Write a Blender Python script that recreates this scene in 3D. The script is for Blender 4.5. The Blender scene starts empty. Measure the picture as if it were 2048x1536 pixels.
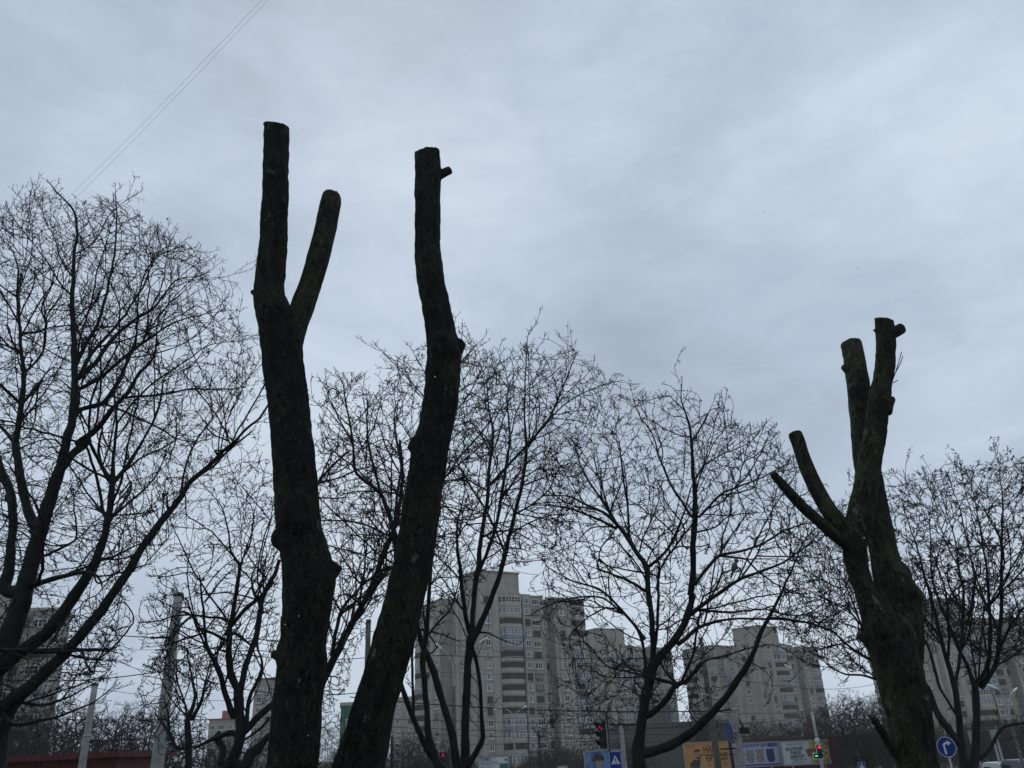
import bpy, bmesh, math, random
import numpy as np
from mathutils import Vector, Matrix, noise

random.seed(7)
RNG = np.random.default_rng(11)
scene = bpy.context.scene
COL = scene.collection
R = math.radians

# ------------------------------------------------------------------ camera
F_PX = 1600.0            # focal length measured in pixels of a 2048 wide picture
EYE = Vector((0, 0, 6.5))
PITCH = math.atan(731 / F_PX)
ROLL = R(2.86)
fw = Vector((0, math.cos(PITCH), math.sin(PITCH)))
up0 = Vector((0, -math.sin(PITCH), math.cos(PITCH)))
rt0 = Vector((1, 0, 0))
UP = up0 * math.cos(ROLL) + rt0 * math.sin(ROLL)
RT = rt0 * math.cos(ROLL) - up0 * math.sin(ROLL)
cam_data = bpy.data.cameras.new('camera')
cam = bpy.data.objects.new('camera', cam_data)
COL.objects.link(cam)
m = Matrix((RT, UP, -fw)).transposed().to_4x4()
m.translation = EYE
cam.matrix_world = m
cam_data.sensor_width = 36
cam_data.lens = F_PX / 2048 * 36
cam_data.clip_start = 0.1
cam_data.clip_end = 5000
scene.camera = cam


def ray(px, py):
    return fw + RT * ((px - 1024) / F_PX) - UP * ((py - 768) / F_PX)


def at(px, py, Y):
    """point of the place seen at photo position (px, py) standing Y metres away"""
    d = ray(px, py)
    return EYE + d * (Y / d.y)


def size(w, p):
    """metres covered by w photo pixels at point p"""
    return w * (Vector(p) - EYE).dot(fw) / F_PX


def pix(p):
    q = Vector(p) - EYE
    z = q.dot(fw)
    return 1024 + q.dot(RT) / z * F_PX, 768 - q.dot(UP) / z * F_PX


# ------------------------------------------------------------------ tagging
def tag(o, label=None, cat=None, group=None, kind=None):
    if label: o['label'] = label
    if cat: o['category'] = cat
    if group: o['group'] = group
    if kind: o['kind'] = kind
    return o


def empty(name, loc, label, cat, group=None, rz=0):
    o = bpy.data.objects.new(name, None)
    COL.objects.link(o)
    o.location = loc
    o.rotation_euler.z = rz
    o.empty_display_size = 0.3
    return tag(o, label, cat, group)


def copy_tree(o, parent=None):
    c = o.copy()
    COL.objects.link(c)
    c.parent = parent
    for ch in list(o.children):
        copy_tree(ch, c)
    return c


# ------------------------------------------------------------------ materials
def material(name, col, rough=0.8, var=0.25, scale=3.0, col2=None, bump=0.0, bscale=30.0, spec=0.3, metal=0.0, stretch=(1, 1, 1), detail=6):
    mt = bpy.data.materials.new(name)
    mt.use_nodes = True
    nt = mt.node_tree
    b = nt.nodes['Principled BSDF']
    b.inputs['Roughness'].default_value = rough
    b.inputs['Metallic'].default_value = metal
    b.inputs['Specular IOR Level'].default_value = spec
    tc = nt.nodes.new('ShaderNodeTexCoord')
    mp = nt.nodes.new('ShaderNodeMapping')
    mp.inputs['Scale'].default_value = stretch
    nt.links.new(tc.outputs['Object'], mp.inputs['Vector'])
    n = nt.nodes.new('ShaderNodeTexNoise')
    n.inputs['Scale'].default_value = scale
    n.inputs['Detail'].default_value = detail
    n.inputs['Roughness'].default_value = 0.65
    nt.links.new(mp.outputs[0], n.inputs['Vector'])
    rp = nt.nodes.new('ShaderNodeValToRGB')
    rp.color_ramp.elements[0].position = 0.35
    rp.color_ramp.elements[1].position = 0.68
    a = [c * (1 - var) for c in col]
    z = [min(1, c * (1 + var)) for c in (col2 or col)]
    rp.color_ramp.elements[0].color = (*a, 1)
    rp.color_ramp.elements[1].color = (*z, 1)
    nt.links.new(n.outputs['Fac'], rp.inputs['Fac'])
    nt.links.new(rp.outputs['Color'], b.inputs['Base Color'])
    if bump:
        n2 = nt.nodes.new('ShaderNodeTexNoise')
        n2.inputs['Scale'].default_value = bscale
        n2.inputs['Detail'].default_value = 8
        nt.links.new(mp.outputs[0], n2.inputs['Vector'])
        bp = nt.nodes.new('ShaderNodeBump')
        bp.inputs['Strength'].default_value = bump
        bp.inputs['Distance'].default_value = 0.02
        nt.links.new(n2.outputs['Fac'], bp.inputs['Height'])
        nt.links.new(bp.outputs['Normal'], b.inputs['Normal'])
    return mt


def bark_material(name, dark, moss, lichen, rust):
    mt = bpy.data.materials.new(name)
    mt.use_nodes = True
    nt = mt.node_tree
    L = nt.links
    b = nt.nodes['Principled BSDF']
    b.inputs['Roughness'].default_value = 0.85
    b.inputs['Specular IOR Level'].default_value = 0.15
    tc = nt.nodes.new('ShaderNodeTexCoord')

    def nz(scale, detail=6, st=(1, 1, 1), rough=0.6):
        mp = nt.nodes.new('ShaderNodeMapping')
        mp.inputs['Scale'].default_value = st
        L.new(tc.outputs['Object'], mp.inputs['Vector'])
        n = nt.nodes.new('ShaderNodeTexNoise')
        n.inputs['Scale'].default_value = scale
        n.inputs['Detail'].default_value = detail
        n.inputs['Roughness'].default_value = rough
        L.new(mp.outputs[0], n.inputs['Vector'])
        return n

    def ramp(src, p0, p1):
        r = nt.nodes.new('ShaderNodeMapRange')
        r.inputs['From Min'].default_value = p0
        r.inputs['From Max'].default_value = p1
        L.new(src, r.inputs['Value'])
        return r.outputs[0]

    def mix(f, a, bb):
        x = nt.nodes.new('ShaderNodeMix')
        x.data_type = 'RGBA'
        L.new(f, x.inputs['Factor'])
        for s, v in ((x.inputs[6], a), (x.inputs[7], bb)):
            if isinstance(v, tuple): s.default_value = (*v, 1)
            else: L.new(v, s)
        return x.outputs[2]
    n1 = nz(2.2, 9, (1, 1, 0.6), 0.7)
    c = mix(ramp(n1.outputs['Fac'], 0.42, 0.62), dark, moss)
    n4 = nz(9, 8, (1, 1, 0.35), 0.7)
    c = mix(ramp(n4.outputs['Fac'], 0.55, 0.72), c, rust)
    n2 = nz(4.5, 10, (1, 1, 0.6), 0.75)
    c = mix(ramp(n2.outputs['Fac'], 0.6, 0.66), c, lichen)
    n3 = nz(38, 3, (1, 1, 1), 0.5)
    c = mix(ramp(n3.outputs['Fac'], 0.70, 0.76), c, lichen)
    n6 = nz(17, 10, (1, 1, 0.45), 0.8)
    c = mix(ramp(n6.outputs['Fac'], 0.50, 0.40), c, tuple(v * .35 for v in dark))
    L.new(c, b.inputs['Base Color'])
    vmp = nt.nodes.new('ShaderNodeMapping')
    vmp.inputs['Scale'].default_value = (1, 1, .32)
    wv = nz(6, 4)
    ad = nt.nodes.new('ShaderNodeMix'); ad.data_type = 'RGBA'; ad.blend_type = 'ADD'; ad.inputs['Factor'].default_value = .12
    L.new(tc.outputs['Object'], ad.inputs[6]); L.new(wv.outputs['Color'], ad.inputs[7])
    L.new(ad.outputs[2], vmp.inputs['Vector'])
    vo = nt.nodes.new('ShaderNodeTexVoronoi'); vo.feature = 'DISTANCE_TO_EDGE'; vo.inputs['Scale'].default_value = 22
    L.new(vmp.outputs[0], vo.inputs['Vector'])
    c = mix(ramp(vo.outputs['Distance'], 0.05, -0.04), c, tuple(v * .3 for v in dark))
    L.new(c, b.inputs['Base Color'])
    n5 = nz(26, 8, (1, 1, 0.25), 0.7)
    bp = nt.nodes.new('ShaderNodeBump')
    bp.inputs['Strength'].default_value = 0.9
    bp.inputs['Distance'].default_value = 0.06
    hm_ = nt.nodes.new('ShaderNodeMath'); hm_.operation = 'MULTIPLY_ADD'
    L.new(ramp(vo.outputs['Distance'], 0.0, 0.16), hm_.inputs[0]); hm_.inputs[1].default_value = .4; L.new(n5.outputs['Fac'], hm_.inputs[2])
    L.new(hm_.outputs[0], bp.inputs['Height'])
    L.new(bp.outputs['Normal'], b.inputs['Normal'])
    return mt


def emit_material(name, col, strength):
    mt = bpy.data.materials.new(name)
    mt.use_nodes = True
    b = mt.node_tree.nodes['Principled BSDF']
    b.inputs['Base Color'].default_value = (*[c * 0.5 for c in col], 1)
    b.inputs['Emission Color'].default_value = (*col, 1)
    b.inputs['Emission Strength'].default_value = strength
    return mt


def panel_material(name, col, col2, u=3.2, h=2.8):
    """precast wall panels: joints every storey and bay, rain stains"""
    mt = bpy.data.materials.new(name)
    mt.use_nodes = True
    nt = mt.node_tree
    L = nt.links
    b = nt.nodes['Principled BSDF']
    b.inputs['Roughness'].default_value = 0.9
    tc = nt.nodes.new('ShaderNodeTexCoord')
    n = nt.nodes.new('ShaderNodeTexNoise')
    n.inputs['Scale'].default_value = 0.22
    n.inputs['Detail'].default_value = 10
    n.inputs['Roughness'].default_value = 0.7
    mp = nt.nodes.new('ShaderNodeMapping')
    mp.inputs['Scale'].default_value = (1.6, 1.6, 0.5)
    L.new(tc.outputs['Object'], mp.inputs['Vector'])
    L.new(mp.outputs[0], n.inputs['Vector'])
    rp = nt.nodes.new('ShaderNodeValToRGB')
    rp.color_ramp.elements[0].position = 0.36
    rp.color_ramp.elements[1].position = 0.64
    rp.color_ramp.elements[0].color = (*col, 1)
    rp.color_ramp.elements[1].color = (*col2, 1)
    L.new(n.outputs['Fac'], rp.inputs['Fac'])
    sp = nt.nodes.new('ShaderNodeSeparateXYZ')
    L.new(tc.outputs['Object'], sp.inputs[0])
    md = nt.nodes.new('ShaderNodeMath'); md.operation = 'MODULO'
    md.inputs[1].default_value = h
    L.new(sp.outputs['Z'], md.inputs[0])
    lt = nt.nodes.new('ShaderNodeMath'); lt.operation = 'LESS_THAN'
    lt.inputs[1].default_value = 0.09
    L.new(md.outputs[0], lt.inputs[0])
    mx = nt.nodes.new('ShaderNodeMix'); mx.data_type = 'RGBA'
    k = nt.nodes.new('ShaderNodeMath'); k.operation = 'MULTIPLY'; k.inputs[1].default_value = 0.7
    L.new(lt.outputs[0], k.inputs[0])
    L.new(k.outputs[0], mx.inputs['Factor'])
    L.new(rp.outputs[0], mx.inputs[6])
    mx.inputs[7].default_value = (col[0] * .35, col[1] * .35, col[2] * .35, 1)
    L.new(mx.outputs[2], b.inputs['Base Color'])
    return mt


M = {}
M['bark'] = bark_material('mossy wet bark', (0.015, 0.015, 0.014), (0.038, 0.046, 0.027), (0.15, 0.155, 0.13), (0.055, 0.045, 0.033))
M['bark_pale'] = bark_material('greenish limb bark', (0.026, 0.027, 0.021), (0.070, 0.082, 0.045), (0.19, 0.20, 0.16), (0.07, 0.062, 0.045))
M['wet'] = material('dark wet branch bark', (0.011, 0.013, 0.011), 0.7, 0.5, 5, bump=0.4, bscale=40)
M['twig'] = material('dark twig bark', (0.012, 0.011, 0.012), 0.8, 0.3, 8)
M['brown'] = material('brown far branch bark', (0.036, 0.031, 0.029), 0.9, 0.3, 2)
M['cut'] = material('weathered cut wood', (0.05, 0.047, 0.038), 0.9, 0.35, 12)
M['panel'] = panel_material('grey precast panels', (0.27, 0.245, 0.20), (0.41, 0.375, 0.315))
M['panel_dark'] = panel_material('darker precast panels', (0.25, 0.23, 0.20), (0.33, 0.31, 0.27))
M['parapet'] = material('balcony parapet concrete', (0.43, 0.395, 0.33), 0.9, 0.16, 0.6, stretch=(1, 1, 3))
M['pier'] = material('lighter wall piers', (0.41, 0.375, 0.315), 0.9, 0.18, 0.5, stretch=(1, 1, .4))
M['parapet_dark'] = material('bluish grey balcony sheet', (0.27, 0.285, 0.30), 0.7, 0.15, 0.5)
M['whitef'] = material('white window frame plastic', (0.8, 0.8, 0.8), 0.5, 0.06, 3)
M['brownf'] = material('old dark window frame', (0.07, 0.055, 0.045), 0.7, 0.3, 3)
M['glass'] = material('dark window glass', (0.022, 0.025, 0.028), 0.12, 0.5, 0.5, spec=0.35)
M['curtain'] = material('window glass with pale curtain', (0.23, 0.24, 0.245), 0.35, 0.45, 0.9, spec=0.4)
M['concrete'] = material('pole concrete', (0.30, 0.30, 0.285), 0.9, 0.18, 2.5, bump=0.2)
M['concrete_dark'] = material('dark pole concrete', (0.12, 0.118, 0.11), 0.9, 0.2, 3, bump=0.2)
M['black'] = material('black paint', (0.012, 0.012, 0.014), 0.5, 0.2, 5)
M['wire'] = material('black cable sheath', (0.015, 0.015, 0.016), 0.6, 0.1, 5)
M['steel'] = material('galvanised steel', (0.36, 0.37, 0.38), 0.45, 0.12, 6, metal=0.5)
M['rust'] = material('rusty dark steel', (0.07, 0.035, 0.025), 0.8, 0.4, 5)
M['white'] = material('white paint', (0.62, 0.64, 0.66), 0.5, 0.08, 4)
M['board'] = material('pale board backing', (0.30, 0.31, 0.31), 0.8, 0.08, 2)
M['blue'] = material('blue reflective sheet', (0.010, 0.026, 0.20), 0.4, 0.1, 4)
M['signwhite'] = material('white reflective sheet', (0.6, 0.64, 0.7), 0.4, 0.05, 4)
M['red'] = material('red reflective sheet', (0.35, 0.02, 0.03), 0.4, 0.1, 4)
M['darkred'] = material('dark red cladding', (0.085, 0.018, 0.02), 0.7, 0.25, 0.7, bump=0.3, bscale=4, stretch=(8, 8, .3))
M['orange'] = material('orange poster paper', (0.50, 0.235, 0.07), 0.7, 0.06, 1.5)
M['ink'] = material('dark poster ink', (0.05, 0.022, 0.012), 0.7, 0.05, 2)
M['inkblack'] = material('black poster ink', (0.02, 0.022, 0.03), 0.7, 0.05, 2)
M['skin'] = material('printed skin tone', (0.32, 0.21, 0.15), 0.8, 0.12, 6)
M['cloth'] = material('printed dark cloth', (0.06, 0.045, 0.035), 0.8, 0.3, 6)
M['beige'] = material('printed beige', (0.42, 0.28, 0.14), 0.8, 0.1, 3)
M['lilac'] = material('lilac poster paper', (0.36, 0.38, 0.52), 0.7, 0.06, 1.5)
M['indigo'] = material('indigo poster ink', (0.06, 0.05, 0.22), 0.7, 0.08, 2)
M['pic1'] = material('printed street picture', (0.10, 0.11, 0.09), 0.8, 0.7, 5, col2=(0.28, 0.28, 0.24))
M['pic2'] = material('printed couple picture', (0.09, 0.07, 0.06), 0.8, 0.6, 6, col2=(0.3, 0.27, 0.2))
M['pic3'] = material('printed navy picture', (0.03, 0.06, 0.10), 0.8, 0.3, 4)
M['paper'] = material('pale green white poster paper', (0.48, 0.53, 0.53), 0.7, 0.05, 1.5)
M['yellow'] = material('yellow poster paper', (0.42, 0.37, 0.06), 0.7, 0.2, 2)
M['sofa'] = material('printed brown sofa', (0.24, 0.10, 0.06), 0.8, 0.15, 3)
M['skyblue'] = material('printed blue sky', (0.04, 0.11, 0.32), 0.7, 0.3, .8, col2=(0.16, 0.27, 0.42), detail=2)
M['flagyellow'] = material('printed yellow', (0.45, 0.33, 0.09), 0.7, 0.1, 3)
M['greennet'] = material('green building net', (0.05, 0.16, 0.12), 0.9, 0.4, 0.4)
M['redroof'] = material('faded red roof trim', (0.34, 0.12, 0.10), 0.8, 0.15, 0.5)
M['grass'] = material('winter grass', (0.035, 0.045, 0.018), 0.95, 0.4, 0.5, col2=(0.06, 0.055, 0.03), bump=0.6, bscale=8)
M['asphalt'] = material('wet asphalt', (0.05, 0.05, 0.052), 0.45, 0.2, 1.2, bump=0.2)
M['pave'] = material('paving', (0.16, 0.155, 0.15), 0.8, 0.15, 2)
M['van'] = material('white van paint', (0.72, 0.75, 0.76), 0.35, 0.04, 1)
M['vangrey'] = material('grey van paint', (0.16, 0.18, 0.21), 0.35, 0.06, 1)
M['tyre'] = material('tyre rubber', (0.02, 0.02, 0.02), 0.9, 0.1, 5)
M['snow'] = material('wet snowflake', (0.8, 0.82, 0.85), 0.6, 0.05, 5)
M['redlamp'] = emit_material('lit red lens', (1.0, 0.04, 0.07), 1.0)
M['redlamp_dim'] = emit_material('lit red lens seen aslant', (0.8, 0.02, 0.05), 0.35)
M['greenlamp'] = emit_material('lit green arrow', (0.1, 1.0, 0.3), 1.2)
M['lens'] = material('unlit lens', (0.03, 0.03, 0.03), 0.2, 0.1, 5)
M['lamp_head'] = material('pale lamp housing', (0.75, 0.77, 0.78), 0.4, 0.05, 5)
M['feather'] = material('grey brown feathers', (0.11, 0.12, 0.12), 0.9, 0.4, 30)


# ------------------------------------------------------------------ mesh helpers
def link(name, me, mat, parent=None):
    if mat is not None:
        for x in (mat if isinstance(mat, (list, tuple)) else [mat]):
            me.materials.append(M[x] if isinstance(x, str) else x)
    o = bpy.data.objects.new(name, me)
    COL.objects.link(o)
    o.parent = parent
    return o


class MB:
    """collects simple solids, then links them as one mesh object"""
    def __init__(s):
        s.v, s.f, s.mi, s.sm = [], [], [], []

    def add(s, vs, fs, mi=0, sm=False):
        n = len(s.v)
        s.v += [tuple(p) for p in vs]
        s.f += [tuple(i + n for i in f) for f in fs]
        s.mi += [mi] * len(fs)
        s.sm += [sm] * len(fs)
        return s

    def box(s, a, b, mi=0, mtx=None):
        x0, y0, z0 = a; x1, y1, z1 = b
        vs = [Vector(p) for p in ((x0, y0, z0), (x1, y0, z0), (x1, y1, z0), (x0, y1, z0), (x0, y0, z1), (x1, y0, z1), (x1, y1, z1), (x0, y1, z1))]
        if mtx: vs = [mtx @ p for p in vs]
        return s.add(vs, [(0, 3, 2, 1), (4, 5, 6, 7), (0, 1, 5, 4), (1, 2, 6, 5), (2, 3, 7, 6), (3, 0, 4, 7)], mi)

    def prism(s, pts, z0, z1, mi=0):
        """vertical prism over a plan polygon, counter-clockwise"""
        n = len(pts)
        vs = [(x, y, z0) for x, y in pts] + [(x, y, z1) for x, y in pts]
        fs = [tuple(reversed(range(n))), tuple(range(n, 2 * n))] + [(i, (i + 1) % n, n + (i + 1) % n, n + i) for i in range(n)]
        return s.add(vs, fs, mi)

    def plate(s, pts, y0, y1, mi=0, mtx=None):
        """plate whose outline pts (x, z) faces -y"""
        n = len(pts)
        vs = [Vector((x, y0, z)) for x, z in pts] + [Vector((x, y1, z)) for x, z in pts]
        if mtx: vs = [mtx @ p for p in vs]
        fs = [tuple(range(n)), tuple(reversed(range(n, 2 * n)))] + [(i, n + i, n + (i + 1) % n, (i + 1) % n) for i in range(n)]
        return s.add(vs, fs, mi)

    def tube(s, pts, rad, k=8, mi=0, cap=True):
        pts = [Vector(p) for p in pts]
        n = len(pts)
        if not isinstance(rad, (list, tuple)): rad = [rad] * n
        vs = []
        u = None
        for i in range(n):
            t = (pts[min(i + 1, n - 1)] - pts[max(i - 1, 0)]).normalized()
            if u is None:
                u = t.cross(Vector((0, 0, 1)) if abs(t.z) < .9 else Vector((1, 0, 0))).normalized()
            else:
                u = (u - t * u.dot(t)).normalized()
            w = t.cross(u)
            for j in range(k):
                a = 2 * math.pi * j / k
                vs.append(pts[i] + (u * math.cos(a) + w * math.sin(a)) * rad[i])
        fs = [(i * k + j, i * k + (j + 1) % k, (i + 1) * k + (j + 1) % k, (i + 1) * k + j) for i in range(n - 1) for j in range(k)]
        s.add(vs, fs, mi, True)
        if cap:
            s.f += [tuple(len(s.v) - k + j for j in range(k)), tuple(len(s.v) - n * k + j for j in reversed(range(k)))]
            s.mi += [mi, mi]; s.sm += [False, False]
        return s

    def ball(s, c, r, k=10, mi=0, sc=(1, 1, 1), mtx=None):
        vs, fs = [], []
        rows = k // 2
        for i in range(rows + 1):
            th = math.pi * i / rows
            for j in range(k):
                ph = 2 * math.pi * j / k
                p = Vector((math.sin(th) * math.cos(ph) * sc[0], math.sin(th) * math.sin(ph) * sc[1], math.cos(th) * sc[2])) * r
                if mtx: p = mtx @ p
                vs.append(p + Vector(c))
        for i in range(rows):
            for j in range(k):
                fs.append((i * k + j, (i + 1) * k + j, (i + 1) * k + (j + 1) % k, i * k + (j + 1) % k))
        return s.add(vs, fs, mi, True)

    def build(s, name, mat, parent=None, bevel=0):
        me = bpy.data.meshes.new(name)
        me.from_pydata(s.v, [], s.f)
        me.polygons.foreach_set('material_index', s.mi)
        me.polygons.foreach_set('use_smooth', s.sm)
        me.update()
        o = link(name, me, mat, parent)
        if bevel:
            b = o.modifiers.new('bevel', 'BEVEL')
            b.width = bevel; b.segments = 2; b.limit_method = 'ANGLE'
        return o


def np_mesh(name, V, Q, smooth=True):
    me = bpy.data.meshes.new(name)
    me.vertices.add(len(V))
    me.vertices.foreach_set('co', np.ascontiguousarray(V, dtype=np.float32).ravel())
    me.loops.add(Q.size)
    me.loops.foreach_set('vertex_index', np.ascontiguousarray(Q, dtype=np.int32).ravel())
    me.polygons.add(len(Q))
    me.polygons.foreach_set('loop_start', np.arange(0, Q.size, Q.shape[1], dtype=np.int32))
    me.polygons.foreach_set('use_smooth', np.full(len(Q), smooth))
    me.update(calc_edges=True)
    return me


def sticks(P0, P1, R0, R1, k=3):
    """a tapering k-sided stick for every pair of points, all at once"""
    n = len(P0)
    d = P1 - P0
    d /= np.linalg.norm(d, axis=1, keepdims=True) + 1e-9
    a = np.where(np.abs(d[:, 2:3]) < 0.8, np.array([[0., 0., 1.]]), np.array([[1., 0., 0.]]))
    u = np.cross(d, a); u /= np.linalg.norm(u, axis=1, keepdims=True)
    w = np.cross(d, u)
    V = np.empty((n, 2 * k, 3))
    for j in range(k):
        t = 2 * math.pi * j / k
        o = u * math.cos(t) + w * math.sin(t)
        V[:, j] = P0 + o * R0[:, None]
        V[:, k + j] = P1 + o * R1[:, None]
    q = np.array([[j, (j + 1) % k, k + (j + 1) % k, k + j] for j in range(k)])
    Q = (np.arange(n)[:, None, None] * 2 * k + q[None]).reshape(-1, 4)
    return V.reshape(-1, 3), Q


def join_np(parts):
    Vs, Qs, n = [], [], 0
    for V, Q in parts:
        Vs.append(V); Qs.append(Q + n); n += len(V)
    return np.concatenate(Vs), np.concatenate(Qs)


def spline(pts, step):
    """Catmull-Rom through rows of numbers (first three are x y z), resampled"""
    pts = np.array(pts, float)
    if len(pts) < 2: return pts
    P = np.vstack([2 * pts[0] - pts[1], pts, 2 * pts[-1] - pts[-2]])
    out = []
    for i in range(1, len(P) - 2):
        L = np.linalg.norm(P[i + 1, :3] - P[i, :3])
        n = max(1, int(round(L / step)))
        for t in np.arange(n) / n:
            a, b, c, d = P[i - 1], P[i], P[i + 1], P[i + 2]
            out.append(0.5 * (2 * b + (c - a) * t + (2 * a - 5 * b + 4 * c - d) * t * t + (3 * b - 3 * c + d - a) * t ** 3))
    out.append(pts[-1])
    return np.array(out)


def tube_np(P, rad, k=10, rough=0.0, seed=0.0):
    n = len(P)
    T = np.gradient(P, axis=0)
    T /= np.linalg.norm(T, axis=1, keepdims=True) + 1e-9
    U = np.zeros_like(P)
    u = np.cross(T[0], [0, 0, 1.] if abs(T[0][2]) < .9 else [0, 1., 0]); u /= np.linalg.norm(u)
    for i in range(n):
        u = u - T[i] * u.dot(T[i]); u /= np.linalg.norm(u)
        U[i] = u
    W = np.cross(T, U)
    V = np.empty((n, k, 3))
    for j in range(k):
        a = 2 * math.pi * j / k
        V[:, j] = P + (U * math.cos(a) + W * math.sin(a)) * rad[:, None]
    i = np.arange(n - 1)[:, None] * k
    j = np.arange(k)[None]
    Q = np.stack([i + j, i + (j + 1) % k, i + k + (j + 1) % k, i + k + j], -1).reshape(-1, 4)
    return V.reshape(-1, 3), Q


# ------------------------------------------------------------------ bare trees
def colonise(P, PA, DR, A, step, kill, iters, rng, tip=0.25, jit=0.10, momentum=0.8):
    """space colonisation: P points, PA parents, DR growth directions, A attraction points"""
    P = [p for p in P]; PA = list(PA); DR = [d for d in DR]
    X = np.array(P)
    near = np.zeros(len(A), int); dist = np.full(len(A), 1e9)
    for c in range(0, len(X), 400):
        d = np.linalg.norm(A[:, None] - X[None, c:c + 400], axis=2)
        j = d.argmin(1); dd = d[np.arange(len(A)), j]
        mk = dd < dist
        near[mk] = j[mk] + c; dist[mk] = dd[mk]
    alive = dist > kill
    A = A[alive]; near = near[alive]; dist = dist[alive]
    kids = {}
    for _ in range(iters):
        if len(A) < 4: break
        X = np.array(P[:]) if _ == 0 else X
        ids, inv = np.unique(near, return_inverse=True)
        v = A - X[near]
        v /= np.linalg.norm(v, axis=1, keepdims=True) + 1e-9
        S = np.zeros((len(ids), 3)); np.add.at(S, inv, v)
        S /= np.linalg.norm(S, axis=1, keepdims=True) + 1e-9
        D = np.array(DR)[ids] if _ == 0 else DRA[ids]
        S = S + D * momentum + rng.normal(0, jit, S.shape)
        S /= np.linalg.norm(S, axis=1, keepdims=True) + 1e-9
        ok = np.array([kids.get(int(i), 0) < 4 for i in ids])
        if not ok.any(): break
        for i in ids[ok]: kids[int(i)] = kids.get(int(i), 0) + 1
        N = X[ids[ok]] + S[ok] * step * rng.uniform(0.7, 1.25, (ok.sum(), 1))
        base = len(P)
        P.extend(N); PA.extend(int(i) for i in ids[ok]); DR.extend(S[ok])
        X = np.vstack([X, N]); DRA = np.vstack([np.array(DR[:base]) if _ == 0 else DRA, S[ok]])
        for c in range(0, len(N), 500):
            d = np.linalg.norm(A[:, None] - N[None, c:c + 500], axis=2)
            j = d.argmin(1); dd = d[np.arange(len(A)), j]
            mk = dd < dist
            near[mk] = j[mk] + c + base; dist[mk] = dd[mk]
        stuck = np.zeros(len(A), bool)
        alive = dist > kill
        A = A[alive]; near = near[alive]; dist = dist[alive]
    return X, np.array(PA), DRA if len(X) > len(DR) - 1 else np.array(DR)


def in_poly(x, y, poly):
    c = np.zeros(len(x), bool)
    j = len(poly) - 1
    for i in range(len(poly)):
        xi, yi = poly[i]; xj, yj = poly[j]
        if yi != yj:
            c ^= ((yi > y) != (yj > y)) & (x < (xj - xi) * (y - yi) / (yj - yi) + xi)
        j = i
    return c


def decorate(X, PA, DR, fine, rad, rng, tipr, p=0.55, L=(0.05, 0.16), n_tip=2, seeds=0.0):
    """short spurs with swollen buds along and at the ends of the fine twigs"""
    has = np.zeros(len(X), bool); has[PA[PA >= 0]] = True
    idx = np.where(fine & (rng.random(len(X)) < p))[0]
    tips = np.where(fine & ~has)[0]
    idx = np.concatenate([idx] + [tips] * n_tip)
    b = X[idx]
    d = DR[idx] + rng.normal(0, 0.6, (len(idx), 3)); d[:, 2] += 0.25
    d /= np.linalg.norm(d, axis=1, keepdims=True)
    l = rng.uniform(L[0], L[1], len(idx))[:, None]
    r = np.minimum(rad[idx], tipr)
    mid = b + d * l * 0.6
    d2 = d + rng.normal(0, 0.22, d.shape); d2[:, 2] += 0.2
    d2 /= np.linalg.norm(d2, axis=1, keepdims=True)
    end = mid + d2 * l * 0.4
    q = rng.random(len(idx)) < 0.5
    bud = end + d2 * 0.022
    extra = []
    if seeds:
        z = np.where(rng.random(len(idx)) < seeds)[0]
        z = np.repeat(z, 3)
        c0 = end[z] + rng.normal(0, .02, (len(z), 3)); c1 = c0 + rng.normal(0, .022, (len(z), 3)) + np.array([0, 0, -.018])
        extra = [sticks(c0, c1, np.full(len(z), .009), np.full(len(z), .005), 4)]
    return extra + [sticks(b, mid, r, r * 0.8), sticks(mid, end, r * .8, r * 0.7),
            sticks(end[q], bud[q], r[q] * 1.7, r[q] * 1.0),
            sticks(mid[~q], (mid + rng.normal(0, 1, mid.shape) * l * .35)[~q], r[~q] * .7, r[~q] * .5)]


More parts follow.
